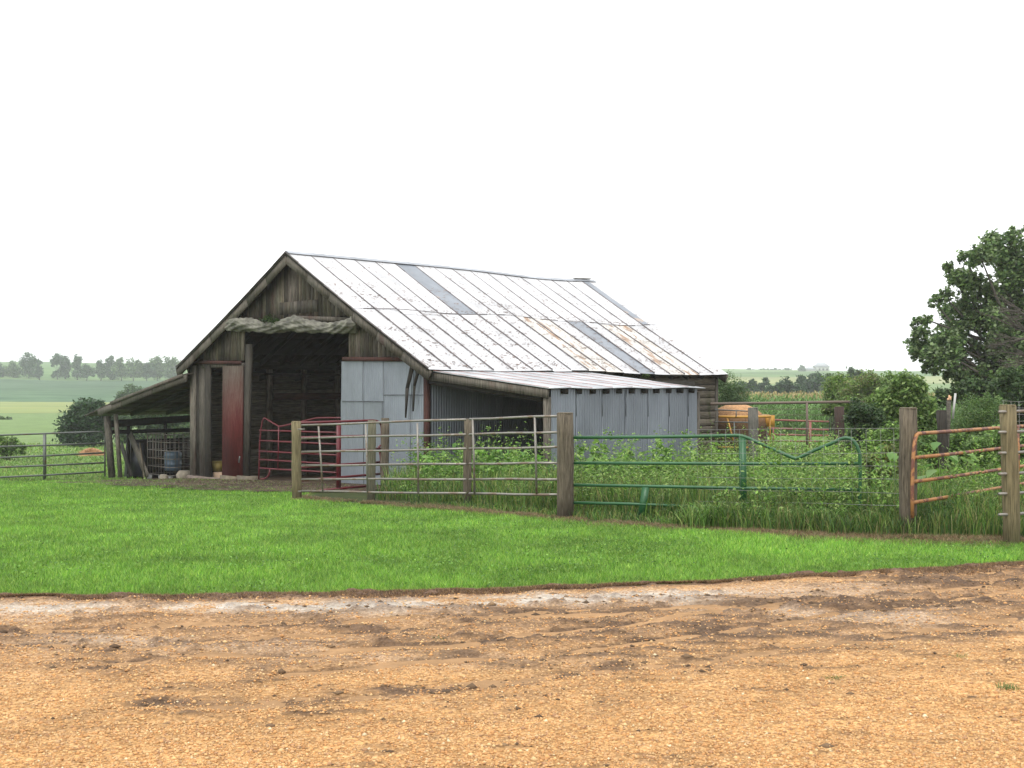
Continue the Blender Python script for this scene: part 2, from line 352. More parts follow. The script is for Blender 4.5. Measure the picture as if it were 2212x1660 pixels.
def field(name, y0, y1, r0, r1, h, mat):
    cy = GY[:-1, :-1]; rr = ratio[:-1, :-1]; m = (cy >= y0) & (cy < y1) & (rr > r0) & (rr < r1); f = grid_faces(m)
    idx, inv = np.unique(f, return_inverse=True); v = P3[idx].copy(); yy = v[:, 1]
    v[:, 2] += np.where((yy <= y0 + .1) | (yy >= y1 - .1), .02, h); tag(nmesh(name, v, inv.reshape(-1, 4), mat, smooth=True), kind='structure')
field('crop_field', 300, 480, -1.2, -.03, .7, M['crop'])
field('hay_field', 190, 300, -1.2, -.03, .12, M['hayfield'])
field('hill_field', 560, 780, .02, 1.2, .5, M['hill'])
field('stubble_field', 400, 560, .02, 1.2, .2, M['hill_pale'])
field('ridge_field', 480, 800, -1.2, -.03, .2, M['hill'])

# ------------------------------------------------------------------ gravel drive
st = .035; gx = np.arange(-7, 8.4, st); gy = np.arange(3.2, 14, st); DX, DY = np.meshgrid(gx, gy); ex = edgef(DX)
def seg_dist(X, Y, pts):
    d = np.full(X.shape, 1e9)
    for (ax, ay), (bx, by) in zip(pts[:-1], pts[1:]):
        vx, vy = bx - ax, by - ay; t = np.clip(((X - ax) * vx + (Y - ay) * vy) / (vx * vx + vy * vy), 0, 1); d = np.minimum(d, np.hypot(X - ax - t * vx, Y - ay - t * vy))
    return d
def gp(lst): return [((x - CX) / F * (EYE * F / (y - CY)), EYE * F / (y - CY)) for x, y in lst]
tracks = [([(-200, 1380), (0, 1368), (200, 1360), (456, 1352), (716, 1347), (843, 1336), (1100, 1332), (1364, 1322), (1600, 1310)], .11, 1.0),
          ([(-200, 1400), (0, 1398), (260, 1405), (490, 1387), (720, 1375), (974, 1352), (1071, 1330), (1250, 1316)], .10, .8),
          ([(195, 1446), (391, 1417), (619, 1420), (843, 1398), (974, 1400), (1137, 1375), (1365, 1352), (1441, 1336), (1650, 1312), (1894, 1285), (2212, 1256), (2500, 1230)], .12, 1.0),
          ([(600, 1462), (843, 1440), (1137, 1420), (1441, 1386), (1685, 1347), (1929, 1315), (2212, 1278), (2500, 1250)], .10, 1.0),
          ([(300, 1530), (700, 1512), (1100, 1478), (1441, 1440), (1754, 1397), (1964, 1370), (2212, 1338), (2500, 1305)], .14, .7),
          ([(0, 1600), (400, 1570), (800, 1560), (1200, 1540), (1700, 1480), (2212, 1430)], .12, .3)]
wx = DX + (fbm(DX, DY, .7, 3, 31) - .5) * .25; wy = DY + (fbm(DX, DY, .6, 3, 41) - .5) * .28
mud = np.zeros(DX.shape); rut = np.zeros(DX.shape)
for tr, w, s in tracks:
    d = seg_dist(wx, wy, gp(tr)); mud = np.maximum(mud, s * np.exp(-(d / w) ** 2)); mud = np.maximum(mud, s * .55 * np.exp(-((d - w * 2) / (w * .9)) ** 2)); rut = np.maximum(rut, s * np.exp(-(d / (w * .8)) ** 2))
nz = fbm(DX, DY * 1.6, .5, 5, 3); nz2 = fbm(DX, DY, .16, 4, 13); nz3 = fbm(DX * .6, DY * 1.5, 1.3, 4, 23)
mud = mud * np.clip((nz - .30) * 5, .15, 1.15); mud = np.clip(mud + .55 * np.clip((nz3 - .60) * 6, 0, 1) * np.clip((nz2 - .42) * 5, 0, 1), 0, 1)
toedge = ex - DY
stk = fbm(wx * .28 + .1 * wy, wy * 1.9, .42, 5, 131); stk2 = fbm(wx * .5, wy * 2.4, .16, 4, 141); zone = np.clip((3.1 + .12 * DX - toedge) / 1.0, 0, 1) * np.clip(toedge / .35, 0, 1)
mud = np.clip(mud * (.55 + .9 * stk2) + zone * .8 * np.clip((stk - .50) * 7, 0, 1) * np.clip((stk2 - .32) * 4, 0, 1), 0, 1)
mud = np.clip(mud + .5 * np.clip((stk2 - .62) * 9, 0, 1) * np.clip((nz3 - .42) * 6, 0, 1), 0, 1)
silt = np.exp(-((toedge - .38 - .3 * fbm(DX, DY * 0, 1.1, 3, 78)) / .27) ** 2) * np.clip((fbm(DX * .5, DY, .8, 4, 77) - .34) * 5, 0, 1) * np.clip((nz2 - .25) * 4, 0, 1) * np.clip((2.3 - DX) / 1.2, 0, 1)
silt = silt + .5 * np.clip((fbm(DX * .35, DY * 1.3, .9, 4, 88) - .58) * 6, 0, 1) * np.exp(-((toedge - 1.3) / 1.0) ** 2); silt = silt + .9 * np.exp(-((toedge - .45) / .22) ** 2) * np.clip((-2.6 - DX) / .5, 0, 1) * np.clip((nz2 - .22) * 4, 0, 1); silt = silt.clip(0, 1)
GCOL = np.array((.56, .315, .128)); MCOL = np.array((.115, .068, .038)); SCOL = np.array((.52, .46, .39)); PINK = np.array((.34, .215, .13)); SOILC = np.array((.15, .09, .058))
c = GCOL * (1 - .0 * nz[..., None]); band = np.clip(1.4 - np.abs(toedge - 1.2) / 1.3, 0, 1)[..., None] * .55
c = c * (1 - band) + PINK * band
c = c * (1 - silt[..., None]) + SCOL * silt[..., None]; mm = (mud * (1 - .6 * silt))[..., None]; c = c * (1 - mm) + MCOL * (.65 + .9 * fbm(DX, DY, .12, 2, 171))[..., None] * mm
lump = np.clip((nz2 - .60) * 7, 0, 1) * np.clip(1.6 - np.abs(toedge - .9) / 1.2, 0, 1); c = c * (1 - .6 * lump[..., None]) + np.array((.12, .075, .05)) * .6 * lump[..., None]
ed = np.clip(1 - (toedge + .02 - .42 * (fbm(DX, DY * 0, .8, 3, 55) - .33)) / .16, 0, 1)[..., None]; c = c * (1 - ed) + SOILC * ed
zz = zf(DX, DY) + .012 - .035 * rut + .03 * mud * nz2 + .03 * lump * nz2 + .012 * (fbm(DX, DY, .25, 4, 61) - .5)
keep = DY < ex + .12 + .1 * (fbm(DX, DY, .3, 3, 71) - .5)
h_, w_ = DX.shape; i, j = np.meshgrid(np.arange(h_ - 1), np.arange(w_ - 1), indexing='ij'); a = i * w_ + j
fk = np.stack([a, a + 1, a + w_ + 1, a + w_], 2)[keep[:-1, :-1]]
idx, inv = np.unique(fk, return_inverse=True)
drive = nmesh('gravel_drive', np.stack([DX, DY, zz], 2).reshape(-1, 3)[idx], inv.reshape(-1, 4), M['gravel'], None, c.reshape(-1, 3)[idx], smooth=True)
sa = drive.data.attributes.new('Smooth', 'FLOAT', 'POINT'); sa.data.foreach_set('value', (np.maximum(mud * .4, silt * .6) * 1.0).ravel()[idx].astype(np.float32)); tag(drive, kind='structure')
def drive_at(X, Y, A):
    i = np.clip(((Y - gy[0]) / st).astype(int), 0, len(gy) - 1); j = np.clip(((X - gx[0]) / st).astype(int), 0, len(gx) - 1); return A[i, j]
n = 120000; u = rng.uniform(0, 1, n); y0, y1 = 4.2, 11.5; PY = y0 * y1 / (y1 - u * (y1 - y0)); PX = rng.uniform(-1, 1, n) * (.46 * PY + .7)
te = edgef(PX) - PY; md = drive_at(PX, PY, mud); sl_ = drive_at(PX, PY, silt)
ok = (te > .1) & (rng.uniform(0, 1, n) > np.maximum(md * .62, sl_ * .7)); PX = PX[ok]; PY = PY[ok]; n = len(PX)
r = rng.lognormal(math.log(.0062), .35, n).clip(.003, .018); PZ = drive_at(PX, PY, zz) + r * .15
oc = np.array([(1, 0, 0), (0, 1, 0), (-1, 0, 0), (0, -1, 0), (0, 0, 1), (0, 0, -1)], float); an = rng.uniform(0, 6.28, n)
sx = r * rng.uniform(.8, 1.4, n); sy = r * rng.uniform(.7, 1.1, n); sz = r * rng.uniform(.45, .8, n)
vx = oc[None, :, 0] * sx[:, None]; vy = oc[None, :, 1] * sy[:, None]
vv = np.stack([PX[:, None] + vx * np.cos(an)[:, None] - vy * np.sin(an)[:, None], PY[:, None] + vx * np.sin(an)[:, None] + vy * np.cos(an)[:, None], PZ[:, None] + oc[None, :, 2] * sz[:, None]], 2) + rng.normal(0, .0012, (n, 6, 3))
of = np.array([(0, 1, 4), (1, 2, 4), (2, 3, 4), (3, 0, 4), (1, 0, 5), (2, 1, 5), (3, 2, 5), (0, 3, 5)]); ff = (np.arange(n)[:, None, None] * 6 + of[None]).reshape(-1, 3)
pc = np.array([(.55, .29, .12), (.60, .36, .17), (.47, .24, .10), (.60, .40, .21), (.50, .31, .17), (.36, .20, .11), (.66, .55, .38)])[rng.choice(7, n, p=[.27, .23, .18, .11, .12, .08, .01])] * rng.uniform(.8, 1.15, (n, 1))
tag(nmesh('gravel_stones', vv.reshape(-1, 3), ff, M['pebble'], None, np.repeat(pc, 6, 0), smooth=True), 'loose tan and orange gravel stones scattered over the drive', 'gravel', kind='stuff')

n = 26000; PX = rng.uniform(-6.5, 7.5, n); PY = rng.uniform(4.5, 11.6, n); te = edgef(PX) - PY; md = drive_at(PX, PY, mud)
ok = (te > .05) & (rng.uniform(0, 1, n) < np.clip(md * 1.3 - .25, 0, 1)); PX, PY = PX[ok], PY[ok]; n = len(PX); r = rng.lognormal(math.log(.009), .5, n).clip(.004, .035); PZ = drive_at(PX, PY, zz)
vv = oc[None] * r[:, None, None] * np.array((1.2, 1.0, .6)) * rng.uniform(.6, 1.3, (n, 6, 1)) + np.stack([PX, PY, PZ], 1)[:, None, :]; ff = (np.arange(n)[:, None, None] * 6 + of[None]).reshape(-1, 3)
tag(nmesh('dirt_clods', vv.reshape(-1, 3), ff, M['pebble'], None, np.repeat(pick([(.13, .08, .045), (.085, .052, .03), (.20, .125, .07)], n), 6, 0)), 'brown crumbs and clods of mud thrown up along the wheel tracks', 'dirt', kind='stuff')

# ------------------------------------------------------------------ barn frame: local x runs along the side (b), local y along the gable (a)
Ox, Oy = (925 - CX) / F * 23, 23.0
bv = Vector((.7093, .7049)); av = Vector((-.7049, .7093)); ANG = math.atan2(bv.y, bv.x)
barn = empty('barn', (Ox, Oy, 0), 'weathered barn with a white tin roof, open gable end and lean-to on each side', 'barn'); barn.rotation_euler.z = ANG
def onb(x, y, b0):
    d = Vector(((x - CX) / F, 1)); o = Vector((Ox, Oy)); t = (b0 + o.dot(bv)) / d.dot(bv); p = d * t - o; return Vector((b0, p.dot(av), EYE - (y - CY) / F * t))
def ona(x, y, a0):
    d = Vector(((x - CX) / F, 1)); o = Vector((Ox, Oy)); t = (a0 + o.dot(av)) / d.dot(av); p = d * t - o; return Vector((p.dot(bv), a0, EYE - (y - CY) / F * t))
def Lw(b, a, z): return Vector((Ox + bv.x * b + av.x * a, Oy + bv.y * b + av.y * a, z))
def gz(b, a): p = Lw(b, a, 0); return z1(p.x, p.y)
AR = 4.86; ZR = 4.58; ZE = 1.946; AL = 9.71; ZL = 2.06; WB = .3; WR = .3; WL = onb(415, 900, .3).y; LEN = 9.7
def roofz(a):                                      # height of the roof surface over the gable line
    return ZR + (ZE - ZR) * (AR - a) / AR if a < AR else ZR + (ZL - ZR) * (a - AR) / (AL - AR)
def rp(b, s, side=0, up=0):                        # point on the roof: b 0..1 along, s 0 ridge..1 eave
    L_ = 10.4 + (9.96 - 10.4) * s; bb = b * L_
    a = AR * (1 - s) if side == 0 else AR + (AL - AR) * s; z = ZR + ((ZE if side == 0 else ZL) - ZR) * s
    z += -.065 * (1 - s) * math.exp(-((b - .78) / .18) ** 2) * (1 if b < .93 else .5) - .055 * s * math.exp(-((b - .75) / .25) ** 2) - .02 * math.sin(b * 9) * s
    z -= .02 * math.sin(s * math.pi) * (1 + math.sin(b * 21 + 2)); return Vector((bb, a, z + up))
# roof deck, sheets and seams
mb = MB(); nb, ns = 26, 6
for side in (0, 1):
    top = [[rp(i / nb, j / ns, side, -.012) for j in range(ns + 1)] for i in range(nb + 1)]
    for i in range(nb):
        for j in range(ns):
            q = [top[i][j], top[i + 1][j], top[i + 1][j + 1], top[i][j + 1]]; mb.add([p + Vector((0, 0, -.03)) for p in q] + q, [(3, 2, 1, 0), (4, 5, 6, 7), (0, 1, 5, 4), (1, 2, 6, 5), (2, 3, 7, 6), (3, 0, 4, 7)], g3(R.uniform(.7, 1.1)))
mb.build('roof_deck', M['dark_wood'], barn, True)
def sheet(mb, b0, b1, s0, s1, side, up, col, n=5):
    lift = .004 * R.random(); pts = []; fc = []
    for k in range(n + 1):
        s = s0 + (s1 - s0) * k / n
        for e, bb in enumerate((b0, (b0 + b1) / 2, b1)): pts.append(rp(bb, s, side, up + lift * (e == 2) + (.012 * (1 - k / n) if s0 < .1 else .0)))
    for k in range(n):
        for e in range(2): a = k * 3 + e; f = (a, a + 1, a + 4, a + 3); fc.append(f if side else f[::-1])
    mb.add(pts, fc, col)
roof = MB(); seams = MB(); PA = [MB(), MB(), MB()]; RU = [MB(), MB()]; NS = 17
for side in (0, 1):
    for k in range(NS):
        b0, b1 = k / NS, (k + 1) / NS; mid = .5 + R.uniform(-.012, .012) + (.03 if k in (2, 3) else 0)
        sc = g3(R.uniform(.93, 1.05)); e = 1.0 + R.uniform(0, .012)
        sheet(roof if not (side == 0 and k == 5) else PA[0], b0, b1, .0, mid, side, .012, sc); 
        (sheet(PA[1], b0, b1, mid - .01, e, side, .004, sc) if (side == 0 and k == 11) else sheet(RU[k > 10] if (side == 0 and k in (8, 9, 13, 14)) else roof, b0, b1, mid - .01, e, side, .004, g3(R.uniform(.93, 1.05))))
        for (s0, s1, o) in ((0, mid, .0), (mid, 1.0, .0)):
            bb = b0 + o
            ps = [rp(bb, s0 + (s1 - s0) * q / 5, side, .021) for q in range(6)]
            for p, q in zip(ps[:-1], ps[1:]): seams.beam(p, q, R.uniform(.022, .038), .016, col=g3(R.uniform(.6, 1.1)))
    ps = [rp(k / 34, .5, side, .016) for k in range(35)]
    for k, (p, q) in enumerate(zip(ps[:-1], ps[1:])):
        if R.random() < .8: seams.beam(p, q, .018, .014, col=g3(R.uniform(.7, 1.2)))
sheet(PA[2], .945, .968, .01, .5, 0, .022, g3(1.0))
for _ in range(3600):
    b_ = R.random() * .98; row = R.choice((.06, .17, .28, .39, .47, .56, .67, .78, .88, .95, .975)); s_ = row + R.gauss(0, .012) if R.random() < .65 else R.random() ** .7
    if float(vnoise(b_ * 10, s_ * 5, .9, 5)) < .38 and R.random() < .75: continue
    s_ = min(max(s_, .02), .985); L_ = R.uniform(.02, .06) * (2 if R.random() < .12 else 1) / 10; w_ = R.uniform(.010, .024) / 5.5
    g_ = R.uniform(.7, 1.2); p = [rp(b_, s_, 0, .0185), rp(b_, s_ + w_, 0, .0185), rp(b_ + L_, s_ + w_ * R.uniform(.5, 1.5), 0, .0185), rp(b_ + L_, s_, 0, .0185)]; roof.add(p, [(0, 1, 2, 3)], (.36 * g_, .25 * g_, .20 * g_))
rf = roof.build('roof', M['roof_tin'], barn, True)
M['patch'] = metal('patch_tin', (.25, .275, .31), .38, .5, spots=(.34, .27, .22), thr=.62, sc=2)
for q in PA: q.build('patch_sheet', M['patch'], rf, True, label='newer bluish grey roofing sheet')
for q in RU: q.build('rusty_sheet', M['rust_tin'], rf, True, label='roofing sheet streaked with rust')
seams.build('seam', metal('seam', (.21, .185, .185), .6, .3), rf, True)
rc = MB()
for k in range(30):
    p, q = rp(k / 30, 0, 0, .05), rp((k + 1) / 30, 0, 0, .05)
    for sgn, sl2 in ((-1, -.54), (1, -.5)):
        o = Vector((0, sgn * .13, -.07)); rc.add([p, q, q + o, p + o], [(0, 1, 2, 3)], g3(R.uniform(.85, 1.1)))
rc.build('ridge_cap', metal('ridge', (.40, .42, .45), .4, .6), rf, True)
mb = MB(); mb.beam(rp(.92, 0, 0, .062), rp(.985, 0, 0, .072), .09, .02, col=g3(1.1)); mb.build('ridge_board', M['grey_wood'], rf, True)
# rake boards and eave boards
for side in (0, 1):
    for end in (0, 1):
        mb = MB(); bb = .004 if end == 0 else .998
        for q in range(6):
            p0, p1 = rp(bb, q / 6, side, -.14), rp(bb, (q + 1) / 6, side, -.14); mb.beam(p0 + Vector((0, 0, R.uniform(-.004, .004))), p1, .045, .20, col=g3(R.uniform(.85, 1.1)))
        mb.build('rake_board', M['grey_wood'], barn, True)
mb = MB()
for k in range(16):                                # rafters under the overhang
    for side in (0, 1):
        b_ = (k + .5) / 16; mb.beam(rp(b_, .05, side, -.10), rp(b_, .99, side, -.10), .05, .12, col=g3(.9))
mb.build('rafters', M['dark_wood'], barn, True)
# gable boards (front)
def vboards(mb, a0, a1, zlo, zhi, b, th=.025, w=.15, c0=1.0, both=True):
    a = a0
    while a < a1 - .01:
        ww = min(w * R.uniform(.75, 1.2), a1 - a); zl = zlo(a + ww / 2) + R.uniform(-.012, .012); g = R.choice((.45, .7, .85, 1.0, 1.2, 1.5)) * R.uniform(.9, 1.1) * c0
        zt0, zt1 = zhi(a + .008), zhi(a + ww - .008)
        if min(zt0, zt1) > zl + .02:
            o = R.uniform(0, .008); x0, x1 = b - th - o, b
            mb.hexa([(x0, a + .008, zl), (x1, a + .008, zl), (x1, a + ww - .008, zl), (x0, a + ww - .008, zl), (x0, a + .008, zt0), (x1, a + .008, zt0), (x1, a + ww - .008, zt1), (x0, a + ww - .008, zt1)], (g, g * R.uniform(.93, 1.0), g * R.uniform(.86, 1.0)))
        a += ww
rz = lambda a: roofz(a) - .06
A = lambda x, b=WB: onb(x, 900, b).y
Z = lambda x, y, b=WB: onb(x, y, b).z
zg = Z(640, 690)
mb = MB(); vboards(mb, A(762), A(478), lambda a: zg, rz, WB)
mb.build('gable_boards', M['grey_wood'], barn, True)
mb = MB(); vboards(mb, A(690), A(608), lambda a: zg + .12, lambda a: Z(640, 652), WB - .034, .02, .16, 1.0); mb.build('boarded_hatch', M['dark_wood2'], barn, True)
mb = MB(); vboards(mb, A(888), A(755), lambda a: Z(820, 779), rz, WB); mb.build('side_boards', M['grey_wood'], barn, True)
mb = MB(); vboards(mb, A(530), A(418), lambda a: Z(470, 781), rz, WB); mb.build('side_boards', M['grey_wood'], barn, True)
mb = MB(); mb.beam(onb(772, 692, WB - .04), onb(640, 688, WB - .04), .05, .11, col=g3(1)); mb.build('header_board', M['grey_wood'], barn, True)
for xa, ya, xb, yb in ((412, 783, 521, 784), (742, 776, 882, 777)):
    mb = MB(); mb.beam(onb(xa, ya, WB - .07), onb(xb, yb, WB - .07), .07, .085); mb.build('door_track', M['dull_red'], barn, True, label='rust red sliding door track')
# left lower front: trim boards, doorway, red door, leaning post
def vplank(name, x0, x1, ytop, ybot, mat, b=WB, th=.03, dx=0, col=1.0, ztop=None, label=None):
    z0_, z1_ = Z(x0, ybot, b), Z(x0, ytop, b); a0, a1 = A(x1, b), A(x0, b); mb = MB(); d = dx
    mb.hexa([(b - th, a0 - d, z0_), (b, a0 - d, z0_), (b, a1 - d, z0_), (b - th, a1 - d, z0_), (b - th, a0, z1_), (b, a0, z1_), (b, a1, z1_), (b - th, a1, z1_)], g3(col)); return mb.build(name, mat, barn, True, label=label)
vplank('corner_board', 414, 425, 790, 1034, M['grey_wood'], WB - .02, .05, col=1.25)
vplank('wall_board', 424, 434, 788, 1034, M['dark_wood'], WB, .03)
vplank('wall_board', 432, 446, 788, 1032, M['grey_wood'], WB - .01, .03, .03, .8)
vplank('door_jamb', 445.5, 457, 790, 1032, M['dark_wood'], WB - .03, .05, .02, 1.2)
vplank('lintel', 440, 530, 786.5, 795, M['grey_wood'], WB - .005, .05, 0, .9)
M['door'] = wood('door_paint', (.13, .025, .02), (.21, .045, .036), stain=(.075, .065, .05), thr=.5)
def door_mat():
    m, t, b = newmat('worn_door'); tc = N(t, 'ShaderNodeTexCoord'); sx = N(t, 'ShaderNodeSeparateXYZ'); t.links.new(tc.outputs['Object'], sx.inputs[0])
    n = noise(t, 3.5, 6, (10, 10, 1), .75); ad = N(t, 'ShaderNodeMath', operation='MULTIPLY_ADD'); t.links.new(n.outputs[0], ad.inputs[0]); ad.inputs[1].default_value = 2.6; t.links.new(sx.outputs[2], ad.inputs[2])
    f = ramp(t, ad.outputs[0], [(0, g3(0)), (1, g3(1))]); mr = N(t, 'ShaderNodeMapRange'); t.links.new(ad.outputs[0], mr.inputs[0]); mr.inputs[1].default_value = 2.0; mr.inputs[2].default_value = 3.4
    red = ramp(t, n.outputs[0], [(.3, (.045, .010, .009)), (.7, (.125, .022, .02))]).outputs[0]; gr = ramp(t, n.outputs[0], [(.3, (.035, .028, .02)), (.7, (.12, .10, .08))]).outputs[0]
    c = mixc(t, red, gr, mr.outputs[0]); t.links.new(c, b.inputs['Base Color']); b.inputs['Roughness'].default_value = .85; b.inputs['Specular IOR Level'].default_value = .2; bump(t, b, n.outputs[0], .5, .01); return m
dr = vplank('door', 484, 527, 791, 1028, door_mat(), WB - .045, .04, -.03, 1.0, label='sliding door with faded red paint')
mb = MB(); mb.beam(onb(516, 1000, WB - .1), onb(518, 986, WB - .1), .02, .03); mb.build('handle', M['dark_pipe'], dr, True)
vplank('wall_board', 526.5, 535, 788, 1035, M['dark_wood'], WB, .03, 0, 1)
vplank('door_post', 536, 547, 744, 1036, M['dark_wood'], WB + .02, .07, -.14, 1.6)
mb = MB(); mb.hexa([(WB - .02, A(430), Z(430, 1014)), (WB + .25, A(430), Z(430, 1014)), (WB + .25, A(430), Z(430, 1014)), (WB - .02, A(430), Z(430, 1014))] * 2)
# foundation
fo = MB()
for x0, x1 in ((413, 448), (448, 484), (484, 520), (520, 556)):
    fo.box(WB - .12, WB + .2, A(x1) + .012, A(x0) - .012, Z(480, 1046) - .25, Z((x0+x1)/2, 1027 + R.uniform(0, 5)), (R.uniform(.5, .7), R.uniform(.45, .6), R.uniform(.4, .55)))
fo.build('foundation', M['stone'], barn, True)
# tin sheets right of the opening
tin = MB(); sh = [(740, 785, 781, 868), (785, 828, 781, 867), (827, 886, 781, 854), (884, 918, 783, 1062), (738.5, 785, 867, 1056), (784.5, 829, 866, 1060), (828, 886, 853, 1062)]
for x0, x1, y0_, y1_ in sh:
    g = R.uniform(.9, 1.06); b_ = WB - .02 - R.uniform(0, .012); zb_ = Z(820, 1056) - .12 if y1_ > 1000 else Z((x0 + x1) / 2, y1_ + 2); zt = Z((x0 + x1) / 2, y0_)
    tl = R.uniform(-.02, .02); bl = Vector((b_, A(x0) + tl, zb_)); br = Vector((b_ - .01, A(x1), zb_)); tr_ = Vector((b_ - .01, A(x1), zt)); tll = Vector((b_, A(x0), zt)); corr(tin, bl, br, tr_, tll, (-1, 0, 0), col=(g, g, g * R.uniform(.98, 1.03)))
for x_, ya_, yb_ in ((785, 781, 1056), (828, 781, 1058), (886, 854, 1060)): tin.beam(onb(x_, ya_, WB - .05), onb(x_ + .5, yb_, WB - .05), .012, .006, up=(1, 0, 0), col=g3(.42))
for xa_, xb_, y_ in ((739, 827, 867.5), (828, 917, 853.5)): tin.beam(onb(xa_, y_, WB - .05), onb(xb_, y_, WB - .05), .012, .016, col=g3(.42))
tin.build('tin_cladding', M['wall_tin'], barn, True, smooth=True)
mb = MB(); mb.box(WB, WB + .05, WR + .02, A(741), gz(.3, 1) - .1, Z(820, 779), g3(.8)); mb.build('wall_backing', M['dark_wood'], barn, True)
mb = MB(); mb.beam(onb(922.5, 790, WB - .06), onb(922.5, 1075, WB - .06), .10, .10, up=(1, 0, 0)); mb.build('corner_post', M['dull_red'], barn, True, label='corner post with dull red paint')
for (x0, y0_, x1, y1_, w0) in ((893, 786, 877, 903, .13), (908, 789, 893, 889, .09)):
    mb = MB(); p = onb(x0, y0_, WB - .12); q = onb(x1, y1_, WB - .16); m_ = p.lerp(q, .45) + Vector((-.02, .05, 0)); 
    for (s, e, w1, w2) in ((p, m_, w0, w0 * .7), (m_, q, w0 * .7, .03)):
        mb.add([s + Vector((0, -w1 / 2, 0)), s + Vector((0, w1 / 2, 0)), e + Vector((0, w2 / 2, 0)), e + Vector((0, -w2 / 2, 0)), s + Vector((-.02, -w1 / 2, 0)), s + Vector((-.02, w1 / 2, 0)), e + Vector((-.02, w2 / 2, 0)), e + Vector((-.02, -w2 / 2, 0))], [(0, 1, 2, 3), (7, 6, 5, 4), (0, 4, 5, 1), (1, 5, 6, 2), (2, 6, 7, 3), (3, 7, 4, 0)])
    mb.build('hanging_board', M['dark_wood'], barn, True)
# long walls and back gable
def hplanks(mb, b0, b1, a, z0_, z1_, h=.17, th=.03, inner=0, c0=1.0, gap=.008):
    z = z0_
    while z < z1_ - .03:
        hh = min(h * R.uniform(.85, 1.12), z1_ - z); g = R.uniform(.6, 1.2) * c0; o = R.uniform(0, .015); mb.box(b0, b1 + R.uniform(-.02, .02), a - th / 2 - o, a + th / 2 + o, z + gap / 2, z + hh - gap / 2, (g, g * .97, g * .92)); z += hh
LTB = ona(1505, 900, -2.95).x                      # far end of the right lean-to
mb = MB(); corr(mb, (WB, WR, -.75), (LTB + .3, WR, -.75), (LTB + .3, WR, roofz(WR) - .12), (WB, WR, roofz(WR) - .12), (0, -1, 0), col=g3(.95), step=5); mb.build('inner_cladding', M['wall_tin'], barn, True, smooth=True)
BE = ona(1548, 850, WR).x
mb = MB(); hplanks(mb, LTB + .0, BE, WR - .02, -.9, roofz(WR) - .1, .17, gap=.02); mb.build('plank_wall', M['plank_wood'], barn, True)
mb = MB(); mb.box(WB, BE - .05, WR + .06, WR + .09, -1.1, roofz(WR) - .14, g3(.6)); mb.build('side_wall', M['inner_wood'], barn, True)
mb = MB(); mb.box(BE - .12, BE - .02, WR - .06, WR + .06, -1.1, roofz(WR) - .14, g3(.8)); mb.build('corner_post', M['grey_wood'], barn, True)
ZT = EYE + (830 - 806) / F * 31.2
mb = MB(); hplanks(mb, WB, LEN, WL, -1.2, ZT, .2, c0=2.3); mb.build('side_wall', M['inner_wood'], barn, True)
mb = MB(); mb.box(WB, LEN, WL + .05, WL + .08, -1.2, ZL + .1, g3(.5)); mb.build('outer_boarding', M['dark_wood'], barn, True)
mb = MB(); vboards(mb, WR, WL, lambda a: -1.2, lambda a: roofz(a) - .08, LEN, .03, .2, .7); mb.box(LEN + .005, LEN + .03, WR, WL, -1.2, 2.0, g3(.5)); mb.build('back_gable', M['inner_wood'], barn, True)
for b_ in (1.3, 2.52, 3.62, 4.75, 5.9, 7.2):
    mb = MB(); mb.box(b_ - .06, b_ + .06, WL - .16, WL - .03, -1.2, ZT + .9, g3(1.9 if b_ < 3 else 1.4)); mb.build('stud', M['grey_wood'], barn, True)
for (yy, hh, cc) in ((768, .13, .6), (790, .20, .6)):
    mb = MB(); z_ = EYE + (830 - yy) / F * 31.0; mb.box(WB + .1, LEN - .1, WL - .20, WL - .10, z_ - hh / 2, z_ + hh / 2, g3(cc)); mb.build('wall_beam', M['inner_wood'], barn, True)
mb = MB(); z_ = EYE + (830 - 857) / F * 31.5; mb.box(2.6, LEN - .1, WL - .25, WL - .17, z_ - .09, z_ + .09, (1.1, .45, .38)); mb.build('wall_beam', M['inner_wood'], barn, True, label='dark red beam on the studs')
for b_ in (3.2, 6.4):
    for a_ in (3.3, 6.5): mb = MB(); mb.box(b_ - .08, b_ + .08, a_ - .08, a_ + .08, -1.2, roofz(a_) - .2, g3(.7)); mb.build('inner_post', M['dark_wood'], barn, True)
# ---- right lean-to
fo_ = onb(1186, 838, .12); AO = fo_.y; ZO = fo_.z; AW = AO + .14
LEb = ona(1524, 833, AO).x; ZI = onb(936, 800, .1).z
def lr(b, s, up=0): return Vector((.12 + (LEb - .12) * b, .12 + (AO - .12) * s, ZI + (ZO - ZI) * s + up + .012 * math.sin(b * 17) * s))
mb = MB(); sm = MB()
for k in range(8):
    for j in range(4):
        q = [lr(k / 8, j / 4), lr((k + 1) / 8, j / 4), lr((k + 1) / 8, (j + 1) / 4), lr(k / 8, (j + 1) / 4)]; g = R.uniform(.85, 1.05)
        q2 = [p + Vector((0, 0, -.02)) for p in q]; mb.add(q2 + q, [(0, 1, 2, 3), (7, 6, 5, 4), (0, 4, 5, 1), (1, 5, 6, 2), (2, 6, 7, 3), (3, 7, 4, 0)], g3(g))
    sm.beam(lr(k / 8, 0, .008), lr(k / 8, 1, .008), .010, .006, col=g3(1.8))
lro = mb.build('lean_to_roof', metal('lean_tin', (.53, .55, .57), .4, .5, spots=(.32, .29, .26), thr=.62, sc=9, vec=(2, .5, .5)), barn, True); sm.build('seam', M['old_red'], lro, True)
mb = MB(); mb.beam(onb(928, 813, .16), onb(1184, 851, .16), .05, .15); mb.build('front_rafter', M['grey_wood'], barn, True)
mb = MB(); mb.beam(onb(928, 823, .24), onb(1170, 862, .24), .05, .12, col=g3(.7)); mb.build('front_rafter', M['dark_wood'], barn, True)
